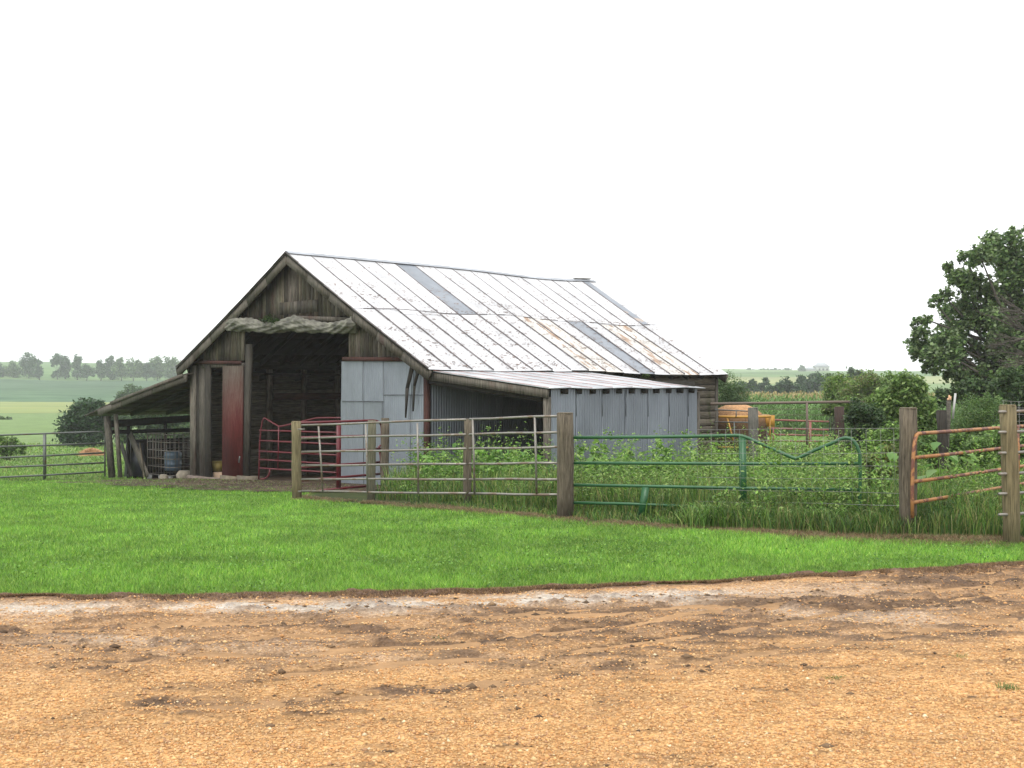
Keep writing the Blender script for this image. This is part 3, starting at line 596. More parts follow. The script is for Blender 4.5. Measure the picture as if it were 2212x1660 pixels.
for k in range(11):
    b_ = ona(1258 + 0, 840, AO).x * 0 + (.62 + k * (LEb - .75) / 10.6); mb = MB(); mb.beam((b_, .3, ZI - .09), (b_, AO + .03, ZO - .075), .06 if k % 3 else .08, .085, col=g3(.7)); mb.build('rafter', M['dark_wood'], barn, True)
tin = MB(); xs = [1192, 1245, 1301, 1352, 1400, 1446, 1487, 1505]; tones = [1.02, .92, .95, .97, 1.06, .90, .94, .94]
for k, (x0, x1) in enumerate(zip(xs[:-1], xs[1:])):
    b0, b1 = ona(x0, 900, AW).x, ona(x1, 900, AW).x; o = AW - .004 * (k % 2); zt = ZO - .03; g = tones[k]
    corr(tin, (b0 - .02, o, -.75), (b1 + .02, o - .006, -.75), (b1 + .02, o - .006, zt), (b0 - .02, o, zt), (0, -1, 0), col=(g * 1.0, g, g * 1.02), amp=.009)
for x_ in xs[1:-1]: tin.beam(ona(x_, 900, AW - .022) * 1 + Vector((0, 0, 0)), Vector((ona(x_, 900, AW - .022).x, AW - .022, -.75)), .010, .012, up=(1, 0, 0), col=g3(.85)); q_ = ona(x_, 900, AW - .022); tin.beam(q_, Vector((q_.x, q_.y, ZO - .05)) if False else Vector((q_.x, q_.y, ZO - .05)), .010, .010, up=(1, 0, 0), col=g3(.78))
tin.build('lean_to_cladding', M['wall_tin'], barn, True, smooth=True)
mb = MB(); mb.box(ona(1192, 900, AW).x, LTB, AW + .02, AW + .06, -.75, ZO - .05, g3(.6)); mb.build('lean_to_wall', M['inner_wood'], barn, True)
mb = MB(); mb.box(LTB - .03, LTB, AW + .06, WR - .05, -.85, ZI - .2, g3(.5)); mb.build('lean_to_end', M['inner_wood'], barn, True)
mb = MB(); mb.beam(onb(1182, 858, .22), onb(1182, 1090, .22), .10, .10, up=(1, 0, 0)); mb.build('lean_to_post', M['grey_wood'], barn, True)
mb = MB(); mb.beam(Vector((LTB + .02, AW + .02, -.8)), Vector((LTB + .02, AW + .02, ZO - .1)), .08, .08, up=(1, 0, 0)); mb.build('lean_to_post', M['grey_wood'], barn, True)
# ---- left lean-to
tp = onb(190, 897, .15); in_ = onb(413, 806, .15); AT = tp.y; ZTt = tp.z; AI = in_.y; ZIi = in_.z; LB = 5.6
def ll(b, s, up=0): return Vector((.05 + LB * b, AI + (AT - AI) * s, ZIi + (ZTt - ZIi) * s + up + .05 * math.sin(s * math.pi) + .012 * math.sin(s * 19 + b * 5)))
mb = MB()
for k in range(6):
    for j in range(10):
        q = [ll(k / 6, j / 10), ll((k + 1) / 6, j / 10), ll((k + 1) / 6, (j + 1) / 10), ll(k / 6, (j + 1) / 10)]; q2 = [p + Vector((0, 0, -.035)) for p in q]; mb.add(q2 + q, [(3, 2, 1, 0), (4, 5, 6, 7), (0, 1, 5, 4), (1, 2, 6, 5), (2, 3, 7, 6), (3, 0, 4, 7)], g3(R.uniform(.8, 1.2)))
mb.build('lean_to_roof', M['roofing'], barn, True)
mb = MB(); 
for s0, s1 in ((0, .3), (.3, .6), (.6, .84)): mb.beam(ll(-.004, s0, -.13), ll(-.004, s1, -.13), .05, .17, col=g3(R.uniform(.75, 1)))
mb.build('front_rafter', M['grey_wood'], barn, True)
mb = MB(); mb.beam(ll(-.012, .02, -.04), ll(-.012, .70, -.04), .03, .08, col=g3(.9)); mb.build('fascia', M['grey_wood'], barn, True)
for b_ in (.2, .4, .6, .8, .99): mb = MB(); mb.beam(ll(b_, .0, -.10), ll(b_, .9, -.10), .06, .13, col=g3(.6)); mb.build('rafter', M['dark_wood'], barn, True)
pb = onb(231, 905, .3); ab = pb.y
mb = MB(); mb.beam((.25, ab, Z(231, 917)), (LB, ab, Z(231, 917) + .22), .08, .2, col=g3(.6)); mb.build('eave_beam', M['dark_wood'], barn, True)
mb = MB(); mb.beam((.35, ab, Z(231, 934)), (LB, ab, Z(231, 934) - .02), .06, .11, col=g3(.6)); mb.build('rail', M['dark_wood'], barn, True)
for b_ in (.95, 2.1, 3.6, LB): mb = MB(); mb.beam((b_, ab + .02, -1.3), (b_, ab + .02, Z(231, 917) + .1), .07, .07, up=(1, 0, 0), col=g3(.7)); mb.build('lean_to_post', M['dark_wood'], barn, True)
mb = MB(); mb.beam(onb(242, 1032, .2), onb(231, 900, .2), .17, .13, up=(1, 0, 0), col=g3(.7)); mb.build('lean_to_post', M['grey_wood'], barn, True)
mb = MB(); mb.beam(onb(260, 1032, .25), onb(250, 895, .25), .11, .08, up=(1, 0, 0), col=g3(1.0)); mb.build('lean_to_post', M['grey_wood'], barn, True)
mb = MB(); mb.box(1.0, LB, ab - .03, ab - .01, -1.5, Z(231, 952), g3(.7)); mb.build('low_boarding', M['dark_wood'], barn, True)

# ------------------------------------------------------------------ things in and on the barn
def thing_mesh(name, mb, mat, label, cat, group=None, smooth=False, at=None):
    vs = np.array([tuple(v) for v in mb.v]); c0 = Vector(at) if at else Vector((vs[:, 0].mean(), vs[:, 1].mean(), vs[:, 2].min()))
    mb.v = [tuple(Vector(v) - c0) for v in mb.v]; o = mb.build(name, mat, None, smooth=smooth); o.location = c0; return tag(o, label, cat, group)
def w(p): return Lw(*p)
# tarpaulin roll
path = [(486, 707, 8), (500, 703, 12), (520, 700, 15), (545, 703, 13), (566, 708, 11), (590, 708, 11), (612, 703, 13), (640, 700, 15), (668, 704, 13), (695, 709, 10), (718, 710, 10), (740, 706, 12), (757, 702, 15), (767, 698, 17), (772, 699, 12)]
pts = []; fc = []; sg = 44; xs_ = np.linspace(486, 772, 130)
for i, x in enumerate(xs_):
    y = np.interp(x, [p[0] for p in path], [p[1] for p in path]); r_ = np.interp(x, [p[0] for p in path], [p[2] for p in path]) / F * 26.5
    c_ = onb(x, y, WB - .2); ph = x * .05
    for k in range(sg):
        a_ = 2 * math.pi * k / sg; rr = r_ * (1 + .16 * math.sin(3 * a_ + x * .085) + .12 * math.sin(7 * a_ - x * .16 + 2 * math.sin(x * .03)) + .09 * math.sin(13 * a_ + x * .33)) * (1 if 2 < i < 127 else .55)
        q = c_ + Vector((-math.cos(a_) * rr * .9, 0, math.sin(a_) * rr)); pts.append(w(q))
for i in range(len(xs_) - 1):
    for k in range(sg): a_ = i * sg + k; b_ = i * sg + (k + 1) % sg; fc.append((a_, b_, b_ + sg, a_ + sg))
fc += [tuple(range(sg - 1, -1, -1)), tuple((len(xs_) - 1) * sg + k for k in range(sg))]
mb = MB(); mb.add(pts, fc); thing_mesh('tarpaulin', mb, M['tarp'], 'rolled grey-green tarpaulin hung across the top of the wide barn opening', 'tarpaulin', smooth=True)
pts_, tn = leaf_pts([(tuple(w(onb(578, 690, WB - .25))), .22, .12, .10), (tuple(w(onb(600, 697, WB - .25))), .25, .1, .06)], 500, 8); o = leaves('vine', pts_, tn, .05, [(.05, .09, .02), (.03, .06, .015)], None); tag(o, 'tuft of green vine growing on top of the tarpaulin roll', 'vine')
pts_, tn = leaf_pts([(tuple(w(onb(1394, 809, .0) * 0 + ona(1392, 813, -.05))), .12, .1, .05)], 160, 5); o = leaves('vine', pts_, tn, .05, [(.10, .16, .04), (.05, .09, .02)], None); tag(o, 'small sprig of weeds under the main eave above the tin lean-to roof', 'vine')
# tank cage with barrel
cb = onb(367, 1000, .95); cage = empty('tank_cage', w(Vector((cb.x, cb.y, gz(cb.x, cb.y)))), 'galvanized wire tank cage standing under the left lean-to', 'cage')
z0c = gz(cb.x, cb.y) + .08; H_ = 1.12; LA = 1.25; LBb = 1.1
def cagewires(p0, d, L_):
    mb = MB()
    for k in range(6): z_ = z0c + H_ * k / 5; mb.tube([w(p0 + Vector((0, 0, z_))), w(p0 + d * L_ + Vector((0, 0, z_)))], .010, 6)
    for k in range(9): q = p0 + d * (L_ * (k + .15 * (k % 2)) / 8.15); mb.tube([w(q + Vector((0, 0, z0c))), w(q + Vector((0, 0, z0c + H_)))], .009, 6)
    return mb
for (p0, d, L_) in ((Vector((cb.x, cb.y, 0)), Vector((0, 1, 0)), LA), (Vector((cb.x, cb.y, 0)), Vector((1, 0, 0)), LBb), (Vector((cb.x + LBb, cb.y, 0)), Vector((0, 1, 0)), LA), (Vector((cb.x, cb.y + LA, 0)), Vector((1, 0, 0)), LBb)):
    cagewires(p0, d, L_).build('wire_panel', M['galv'], cage)
for e in ((0, 0), (1, 0), (0, 1), (1, 1), (.5, 0), (0, .5)):
    p = Vector((cb.x + .06 + e[0] * (LBb - .12), cb.y + .06 + e[1] * (LA - .12), 0)); mb = MB(); mb.beam(w(p + Vector((0, 0, gz(p.x, p.y) - .04))), w(p + Vector((0, 0, z0c))), .09, .09, up=(1, 0, 0)); mb.build('foot', M['white'], cage)
bc = Vector((cb.x + .5, cb.y + .75, z0c + .08)); mb = MB(); mb.tube([w(bc + Vector((0, 0, h))) for h in (0, .03, .17, .19, .21, .36, .38, .50, .53)], [.20, .23, .235, .25, .235, .235, .25, .235, .20], 20); thing_mesh('barrel', mb, M['blue_plastic'], 'pale blue plastic barrel standing inside the wire cage', 'barrel', smooth=True)
# leaning boards under the lean-to
for (x0, y0_, x1, y1_, wd, m_, lab, b_) in ((318, 1030, 281, 938, .22, 'grey_wood', 'wide weathered board leaning to the left of the wire cage', .5), (311, 1032, 302, 958, .06, 'post_wood', 'narrow pale stick leaning beside the wide weathered board', .38), (284, 1030, 262, 960, .16, 'dark_wood', 'short dark board leaning between the black sheet and the lean-to post', .7)):
    mb = MB(); mb.beam(w(onb(x0, y0_, b_)), w(onb(x1, y1_, b_ + .35)), wd, .03, up=(-.7, -.7, .1)); thing_mesh('leaning_board', mb, M[m_], lab, 'board', 'boards leaning under the left lean-to')
mb = MB(); q = [w(onb(268, 1030, .9)), w(onb(316, 1030, .9)), w(onb(308, 957, 1.1)), w(onb(272, 957, 1.1))]; d = Vector((.02, .03, 0)); mb.hexa(q + [p + d for p in q]); thing_mesh('black_sheet', mb, M['black_sheet'], 'black sheet of roofing leaning behind the boards under the lean-to', 'sheet')
mb = MB(); q = [w(onb(300, 1030, 1.4)), w(onb(352, 1030, 1.4)), w(onb(350, 957, 1.5)), w(onb(300, 957, 1.5))]; mb.hexa(q + [p + d for p in q], g3(.8)); thing_mesh('plywood_sheet', mb, M['dark_wood'], 'brown plywood sheet standing behind the leaning boards', 'sheet')
for i, (x, y, s_, lab) in enumerate(((322, 1026, .10, 'white block lying at the left foot of the wire cage'), (353, 1026, .12, 'pale stone lying at the front foot of the wire cage'), (398, 1020, .2, 'grey concrete block beside the barn corner under the lean-to'))):
    mb = MB(); p = w(onb(x, y, .7 if i < 2 else 1.0)); zz_ = z1(p.x, p.y); 
    rr = [[(math.cos(t) * s_ * R.uniform(.8, 1.2), math.sin(t) * s_ * R.uniform(.7, 1.1)) for t in np.linspace(0, 2 * math.pi, 9)[:-1]] for _ in range(3)]
    for hh, sc_ in ((0, 1.0),): pass
    pp = []; 
    for lv, (hh, sc_) in enumerate(((-.03, .9), (s_ * .6, 1.05), (s_ * 1.1, .7))): pp += [(p.x + a_ * sc_, p.y + b_ * sc_, zz_ + hh) for a_, b_ in rr[lv]]
    mb.add(pp, [tuple(l * 8 + k if e == 0 else l * 8 + (k + 1) % 8 if e == 1 else (l + 1) * 8 + (k + 1) % 8 if e == 2 else (l + 1) * 8 + k for e in range(4)) for l in range(2) for k in range(8)] + [tuple(16 + k for k in range(8))]); thing_mesh('stone_block', mb, M['white'] if i == 0 else M['stone'], lab, 'block', 'blocks under the left lean-to')
# bucket in the doorway and rubble
p = w(onb(470, 1000, .6)); zb = z1(p.x, p.y) + .28
bk = empty('bucket', (p.x, p.y, zb - .1), 'yellow plastic bucket standing in the dark narrow doorway', 'bucket')
mb = MB(); mb.tube([(p.x, p.y, zb - .1), (p.x, p.y, zb + .14)], [.12, .14], 18); mb.build('body', M['yellow_plastic'], bk, smooth=True)
mb = MB(); mb.tube([(p.x, p.y, zb + .125), (p.x, p.y, zb + .15)], [.15, .15], 18); mb.build('rim', M['yellow_plastic'], bk)
mb = MB(); mb.box(WB + .03, WB + .7, A(484), A(457), -1.2, zb - .1, (1, .8, .7)); mb.build('door_sill', M['stone'], barn, True)

# ------------------------------------------------------------------ gates and fences
def line3(p, q, t): return Vector(p).lerp(Vector(q), t)
def tubepart(root, name, path, r, mat, seg=8, label=None): mb = MB(); mb.tube(path, r, seg); return mb.build(name, mat, root, smooth=True, label=label)
class Plane2:                                      # vertical plane through two points on the ground plan
    def __init__(s, x0, Y0, x1, Y1): s.a = Vector(((x0 - CX) / F * Y0, Y0)); s.b = Vector(((x1 - CX) / F * Y1, Y1))
    def at(s, x, y, off=0):
        d = Vector(((x - CX) / F, 1)); e = s.b - s.a; n_ = Vector((-e.y, e.x)).normalized(); t = (s.a.dot(n_) + off) / d.dot(n_); p = d * t; return Vector((p.x, p.y, EYE - (y - CY) / F * t))
def gate(name, label, cat, pl, rails, ups, mat, r=.018, group=None, off=0, urad=None, rail_r=None):
    b = pl.at(rails[0][0][0], rails[0][0][1]); root = empty(name, (b.x, b.y, z1(b.x, b.y)), label, cat, group)
    for i, rl in enumerate(rails): tubepart(root, 'rail', [pl.at(x, y, off) for x, y in rl], (rail_r[i] if rail_r else r), mat)
    for u in ups:
        (xa, ya, xb, yb) = u[:4]; ww = u[4] if len(u) > 4 else r * .9; o2 = off - (r * .8 if len(u) < 6 else u[5])
        if len(u) > 4 and u[4] > .03: mb = MB(); mb.beam(pl.at(xa, ya, off), pl.at(xb, yb, off), u[4] * 2, r * 1.5, up=(pl.b - pl.a).to_3d().cross(Vector((0, 0, 1)))); mb.build('upright', mat, root)
        else: tubepart(root, 'upright', [pl.at(xa, ya, o2), pl.at((xa + xb) / 2 + .5, (ya + yb) / 2, o2), pl.at(xb, yb, o2)], ww, mat)
    return root
def arc(x0, y0, x1, y1, cx, cy, n=5): return [((1 - t) ** 2 * x0 + 2 * t * (1 - t) * cx + t * t * x1, (1 - t) ** 2 * y0 + 2 * t * (1 - t) * cy + t * t * y1) for t in [k / n for k in range(n + 1)]]
def post(xt, yt, xb, yb, Y, dia, mat, label, group='round wooden fence posts', name='fence_post', cap=True, seg=18, sink=.15):
    base = V(xb, yb, Y); base.z = z1(base.x, base.y); top = V(xt, yt, Y); root = empty(name, base, label, 'post', group)
    path = [base.lerp(top, t) + Vector((R.uniform(-1, 1) * .006, R.uniform(-1, 1) * .006, 0)) for t in (0, .2, .4, .6, .8, 1)]; path[0].z -= sink
    mb = MB(); mb.tube(path, [dia / 2 * R.uniform(.97, 1.05) for _ in path], seg, wob=.05); mb.build('shaft', mat, root); 
    mb = MB(); mb.tube([top - Vector((0, 0, .002)), top + Vector((0, 0, .012))], [dia / 2 * .985, dia / 2 * .93], seg, col=g3(1.3)); mb.build('sawn_top', mat, root); return root
gp1 = M['green_post']; gp2 = M['post_wood']
post(640, 912, 641.5, 1079, 19.35, .155, gp1, 'yellowish treated post at the left end of the grey pipe fence')
post(803.5, 910, 802, 1086, 18.75, .13, wood('mossy_post', (.05, .05, .03), (.16, .15, .10), vec=(22, 22, 1.2)), 'mossy dark post between the two halves of the left pipe panel')
post(1011, 907, 1009, 1096, 17.5, .125, gp2, 'thin brown post where the two grey pipe panels meet')
post(1221, 893.5, 1221, 1119, 15.33, .215, gp2, 'thick brown post between the grey pipe fence and the green gate')
post(1962, 883, 1960, 1155, 13.0, .19, gp2, 'thick weathered post the orange gate hangs on')
post(2177, 877, 2186, 1171, 12.3, .165, gp1, 'leaning pale green post in front of the orange gate, nearest of all')
post(832, 905, 830, 1043, 22.7, .16, gp2, 'old split post standing behind the fence against the tin wall')
post(1627, 882, 1627, 990, 25.0, .21, wood('grey_post', (.05, .05, .045), (.20, .19, .16), vec=(22, 22, 1.2)), 'grey post beside the hay feeder', None)
post(1813, 880, 1815, 990, 25.0, .20, wood('stump', (.03, .02, .015), (.09, .06, .05), vec=(22, 22, 1.2)), 'dark reddish stump post half covered by the bush', None)
post(2034, 888, 2038, 1000, 19.0, .16, M['dark_wood'], 'dark old post in the shade of the bushes', None)
post(2050, 866, 2040, 1000, 19.2, .07, M['rafter_wood'], 'thin post beside the dark old post', None)
mb = MB()
for dx, hh in ((-.02, .04), (.0, .09), (.02, .07)): q = V(2050, 866, 19.2) + Vector((dx, 0, 0)); mb.beam(q, q + Vector((.005, 0, hh)), .02, .03, up=(0, 1, 0))
thing_mesh('broken_stake', mb, plain('fresh_wood', (.62, .38, .22), .8), 'pale splintered stake tip on top of the thin post', 'stake')
mb = MB(); q = V(2063, 862, 19.0); mb.beam(V(2058, 905, 19), V(2064, 850, 19), .03, .02, up=(0, 1, 0)); thing_mesh('white_stake', mb, M['white'], 'thin white stake sticking out of the bushes', 'stake')
# grey pipe panels
PL = Plane2(641, 19.25, 1221, 15.35)
def ry(x, a, b): return a + (b - a) * (x - 652) / (1207 - 652)
rl = [(919, 899), (947, 934), (977, 966.5), (1006, 1000.7), (1035.5, 1035.8), (1061.5, 1069.5)]
def prow(x0, x1, bow=0): return [[(x0 + (x1 - x0) * t, ry(x0 + (x1 - x0) * t, a, b) + .7 * math.sin(i * 2 + t * 7)) for t in (0, .25, .5, .75, 1)] for i, (a, b) in enumerate(rl)]
gate('pipe_fence', 'grey pipe panel with six rails, left half of the fence', 'fence panel', PL, prow(652, 1006), [(688, 921, 697, 1062), (790, 917, 794, 1064), (901.5, 914, 903.5, 1066)], M['galv'], .0165, 'grey pipe fence panels', off=.02)
gate('pipe_fence', 'grey pipe panel with six rails next to the thick brown post', 'fence panel', PL, prow(1014, 1206), [(1021, 906, 1025, 1068), (1155, 902, 1159, 1068)], M['galv'], .0165, 'grey pipe fence panels', off=.02)
for (x, y, Y) in ((1237, 926, 15.2), (1237, 960, 15.2), (1240, 1036, 15.2)): pass
for i, (x, y) in enumerate(((651, 946 - 18), (652, 1062))):
    mb = MB(); mb.tube([V(x - 8, y, 19.2), V(x + 8, y - .3, 19.2)], .012, 8); thing_mesh('gate_bolt', mb, M['galv'], ('shiny bolt through the yellowish post near its top', 'shiny bolt through the yellowish post near the ground')[i], 'bolt')
# green gate
PG = Plane2(1238, 15.3, 1858, 14.0)
gg = gate('green_gate', 'green tubular gate with a dipped top rail, wired between posts', 'gate', PG,
     [[(1240, 945.8), (1400, 944.5), (1500, 943), (1590, 941)] + arc(1590, 941, 1625, 951, 1606, 941)[1:] + [(1660, 966), (1700, 984), (1712, 989), (1719, 991), (1727, 989)] + [(1760, 973), (1800, 957)] + arc(1815, 949, 1857, 980, 1845, 936)[0:] + [(1858.5, 1020), (1857, 1100), (1856, 1125)],
      [(1240, 1000.7), (1400, 1001.3), (1600, 1002), (1856, 1002)], [(1240, 1048.2), (1380, 1050.5), (1600, 1055), (1856, 1058.5)], [(1240, 1086.5), (1360, 1089), (1498, 1094.5)]],
     [(1603.5, 944, 1606, 1112, .042), (1395, 1052, 1385, 1121, .045)], M['green_paint'], .0195, rail_r=[.021, .019, .019, .019])
# woven wire fence in front of the green gate
PW = Plane2(1505, 14.75, 1944, 13.0); root = empty('wire_fence', (PW.b.x, PW.b.y, z1(PW.b.x, PW.b.y)), 'thin woven wire fence strung in front of the green gate', 'fence')
for k, (ya, yb) in enumerate(((928.5, 924.8), (953.5, 951.5), (980.5, 979.5), (1006.5, 1008), (1032.5, 1035.5), (1057.5, 1065.5), (1083, 1092))):
    tubepart(root, 'wire', [PW.at(1505 + (1944 - 1505) * t, ya + (yb - ya) * t + .9 * math.sin(k + 9 * t)) for t in np.linspace(0, 1, 9)], .0023, M['wire'], 5)
for k in range(15):
    x = 1505 + k * 30.5 + R.uniform(-2, 2); tubepart(root, 'stay_wire', [PW.at(x, 928), PW.at(x + 1.5, 1000), PW.at(x + 3, 1090)], .0013, M['wire'], 5)
# orange gate
a0 = V(1972, 938, 12.85); a1 = V(2166, 924, 14.75); PO = Plane2(1972, 12.85, 2166, 14.75)
def oy(x, t): p = PO.at(x, 0); Yd = p.y; return CY + t * F / Yd
H4 = [.542, .80, 1.06, 1.285]
gate('orange_gate', 'rusty orange pipe gate standing half open behind the leaning post', 'gate', PO,
     [arc(1971, oy(1971, 1.45), 1983, oy(1983, H4[0]), 1969, oy(1970, .55), 8) + [(x, oy(x, H4[0])) for x in (2020, 2100, 2200, 2330)]] + [[(x, oy(x, h + .004 * math.sin(x))) for x in (1973, 2050, 2130, 2210, 2330)] for h in H4[1:]],
     [(2199, oy(2199, H4[0]), 2199, oy(2199, 1.42), .022), (2330, oy(2330, H4[0]), 2330, oy(2330, 1.42), .02)], M['orange_rust'], .021)
# grey pipe panel at the right edge
PR = Plane2(2150, 12.15, 2420, 13.4)
gate('pipe_fence', 'grey pipe panel running out of view right of the leaning post', 'fence panel', PR, [[(2158, y + .6), (2200, y - 1), (2420, y - 10 - (y - 890) * .1)] for y in (890, 934, 979, 1024, 1067, 1112)], [(2395, 886, 2395, 1100)], M['galv'], .0165, 'grey pipe fence panels')
PR2 = Plane2(2160, 13.2, 2420, 14.0); root = empty('wire_mesh', (PR2.a.x, PR2.a.y, z1(PR2.a.x, PR2.a.y)), 'loose woven wire mesh rising behind the leaning post at the right edge', 'fence')
for k, yy in enumerate((866, 879, 893, 908, 925)): tubepart(root, 'wire', [PR2.at(2165 + 250 * t, yy + 3 * math.sin(6 * t + k * .4)) for t in np.linspace(0, 1, 12)], .002, M['wire'], 5)
for k in range(8): tubepart(root, 'stay_wire', [PR2.at(2167 + k * 17, 867), PR2.at(2169 + k * 17, 960)], .002, M['wire'], 5)
# dark gate at the far left
PD = Plane2(-120, 30.6, 228, 33.1); sl3 = lambda x, a, b: a + (b - a) * x / 223.5
gate('dark_gate', 'dark metal pipe gate joining the lean-to at the far left', 'gate', PD,
     [[(-120, 944.5), (0, 940.6), (100, 937), (210, 933)] + arc(210, 933, 226, 945, 225, 933) + [(226.5, 985), (226.5, 1030)]] + [[(-120, sl3(-120, a, b)), (0, a), (110, sl3(110, a, b) + .4), (226, b)] for a, b in ((965.5, 958), (989.4, 978.5), (1010, 1000), (1031.7, 1019.8))] + [[(-120, 1050), (0, 1048), (60, 1044.5)]],
     [(96.5, 938, 96.5, 1037, .04)], M['dark_pipe'], .024)
# red gates
P1 = Plane2(560, 27.6, 740, 26.0)
gate('red_gate', 'red corral gate with a dipped top rail standing inside the barn opening', 'gate', P1,
     [[(559, 1036), (560, 1010), (561, 960), (563.5, 930), (567, 910), (571, 903.5), (576, 906), (590, 914.5), (603, 922), (615, 920), (631, 916), (660, 909), (684, 903.5), (700, 903), (745, 903)]] + [[(561, a), (610, a + (b - a) * .3), (745, b + .5)] for a, b in ((930, 935), (952, 960.4), (975, 984), (993, 1003.6), (1011.7, 1022))] + [arc(583, 1013, 562, 1036, 584, 1036)],
     [(602, 922, 600, 1015, .014)], M['red_paint'], .019, 'red corral gates')
P2 = Plane2(645, 21.5, 825, 23.0)
gate('red_gate', 'heavier red gate standing behind the left half of the grey pipe fence', 'gate', P2,
     [[(646, 914), (720, 911.5), (793, 909)] + arc(805, 908.8, 824.5, 925, 824, 909) + [(825, 962)]] + [[(646, a), (735, (a + b) / 2), (824, b)] for a, b in ((946, 941), (980.5, 969.5), (1010, 998.7), (1039, 1024))] + [[(690, 1060), (795, 1050)], [(824.5, 962), (818, 966), (822, 985), (824, 1024)]],
     [(731.5, 913, 731.5, 1056, .044)], M['red_paint'], .023, 'red corral gates')
# pipe fence, rails, red-brown gate beyond the barn
PB = Plane2(1520, 28, 1900, 28.6)
gate('pipe_rail', 'long brown pipe rail crossing behind the barn in front of the corn', 'fence', PB, [[(1535, 873), (1700, 870.5), (1884, 868)], [(1640, 884.5), (1800, 884)], [(1640, 897), (1780, 897)]], [(1743, 870, 1743, 985, .03)], M['brown_pipe'], .03, rail_r=[.034, .006, .006])
PB2 = Plane2(1540, 26.5, 1626, 25.2)
gate('short_rail', 'two thin dark rails between the barn corner and the grey post', 'fence', PB2, [[(1545, 885.5), (1624, 889)], [(1545, 912), (1624, 913)]], [(1590, 888, 1590, 902), (1586, 912, 1586, 985)], M['dark_pipe'], .014)
PB3 = Plane2(1655, 33, 1800, 33)
gate('rusty_gate', 'faded red-brown gate in the weeds behind the barn', 'gate', PB3, [[(1655, 907), (1790, 911.5)], [(1655, 925.5), (1790, 929)], [(1655, 939), (1790, 941.5)], [(1655, 953), (1790, 954)]], [(1670, 908, 1670, 985), (1750, 909, 1750, 985, .035)], M['old_red'], .026)
# hay feeder and bale
fx, fy = V(1592, 900, 31).x, 31.0; zb = z1(fx, fy); zt = V(1592, 899, 31).z; root = empty('hay_feeder', (fx, fy, zb), 'yellow ring hay feeder round a bale beyond the barn corner', 'feeder')
def ring(r_, z_, n_=28): return [(fx + r_ * math.cos(2 * math.pi * k / n_), fy + r_ * math.sin(2 * math.pi * k / n_), z_) for k in range(n_ + 1)]
for zz_ in (zt, zb + .5, zb + .05): tubepart(root, 'ring', ring(.86, zz_), .035 if zz_ == zt else .02, M['yellow_paint'])
for k in range(8): a_ = k * math.pi / 4 + .3; a2 = a_ + .25; tubepart(root, 'bar', [(fx + .86 * math.cos(a_), fy + .86 * math.sin(a_), zt), (fx + .86 * math.cos(a2), fy + .86 * math.sin(a2), zb + .5)], .022, M['yellow_paint'])
mb = MB(); mb.box(fx + .70, fx + .92, fy - .3, fy - .1, zt - .28, zt + .03); mb.build('end_plate', M['yellow_paint'], root)
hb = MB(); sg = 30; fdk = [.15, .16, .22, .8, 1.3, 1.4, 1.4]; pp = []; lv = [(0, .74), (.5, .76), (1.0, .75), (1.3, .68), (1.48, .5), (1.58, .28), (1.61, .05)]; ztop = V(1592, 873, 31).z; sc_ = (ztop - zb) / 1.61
for hgt, r_ in lv:
    for k in range(sg): a_ = 2 * math.pi * k / sg; q = r_ * (1 + .05 * math.sin(a_ * 5 + hgt * 3) + R.uniform(-.02, .02)); pp.append((fx + q * math.cos(a_), fy + q * math.sin(a_), zb + hgt * sc_))
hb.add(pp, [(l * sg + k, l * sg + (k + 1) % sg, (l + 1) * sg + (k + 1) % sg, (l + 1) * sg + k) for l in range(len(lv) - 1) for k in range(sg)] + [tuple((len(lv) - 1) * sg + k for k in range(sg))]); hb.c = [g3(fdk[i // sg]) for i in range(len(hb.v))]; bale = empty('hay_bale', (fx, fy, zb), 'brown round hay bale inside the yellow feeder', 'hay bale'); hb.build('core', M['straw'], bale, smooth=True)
th = rng.uniform(0, 6.28, 1500); hh = rng.uniform(.2, 1.55, 1500); rr = np.interp(hh, [x[0] for x in lv], [x[1] for x in lv]); b3 = np.stack([fx + rr * np.cos(th), fy + rr * np.sin(th), zb + hh * sc_], 1)
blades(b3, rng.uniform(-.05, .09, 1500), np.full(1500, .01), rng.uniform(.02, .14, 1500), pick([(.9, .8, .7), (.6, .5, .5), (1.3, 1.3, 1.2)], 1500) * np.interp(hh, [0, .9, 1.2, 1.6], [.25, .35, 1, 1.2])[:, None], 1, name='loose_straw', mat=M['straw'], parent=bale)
def hay_pile(label, X, Y, w0, h0, n_, cols):
    zb_ = z1(X, Y); rt = empty('hay_pile', (X, Y, zb_), label, 'hay pile'); mb = MB(); pp = []; sg = 20; L6 = [(0, 1), (.35, .86), (.7, .6), (.92, .3), (1, .05)]
    for h1, r1 in L6:
        for k in range(sg): a_ = 2 * math.pi * k / sg; q = r1 * (1 + .1 * math.sin(3 * a_ + 1) + R.uniform(-.06, .06)); pp.append((X + q * w0 * math.cos(a_), Y + q * .6 * w0 * math.sin(a_), zb_ + (h1 - .05) * h0 * (1 + .3 * math.sin(a_ * 2 + 1))))
    mb.add(pp, [(l * sg + k, l * sg + (k + 1) % sg, (l + 1) * sg + (k + 1) % sg, (l + 1) * sg + k) for l in range(4) for k in range(sg)] + [tuple(4 * sg + k for k in range(sg))]); mb.build('heap', M['straw'], rt, smooth=True)
    th = rng.uniform(0, 6.28, n_); q = rng.uniform(0, 1, n_) ** .5; b_ = np.stack([X + q * w0 * np.cos(th), Y + q * .6 * w0 * np.sin(th), zb_ + np.interp(q, [0, .3, .6, .86, 1], [1, .92, .7, .35, 0]) * h0], 1)
    blades(b_, rng.uniform(-.02, .14, n_), np.full(n_, .02), rng.uniform(.05, .25, n_), pick(cols, n_), 1, name='straw', mat=M['straw'], parent=rt)
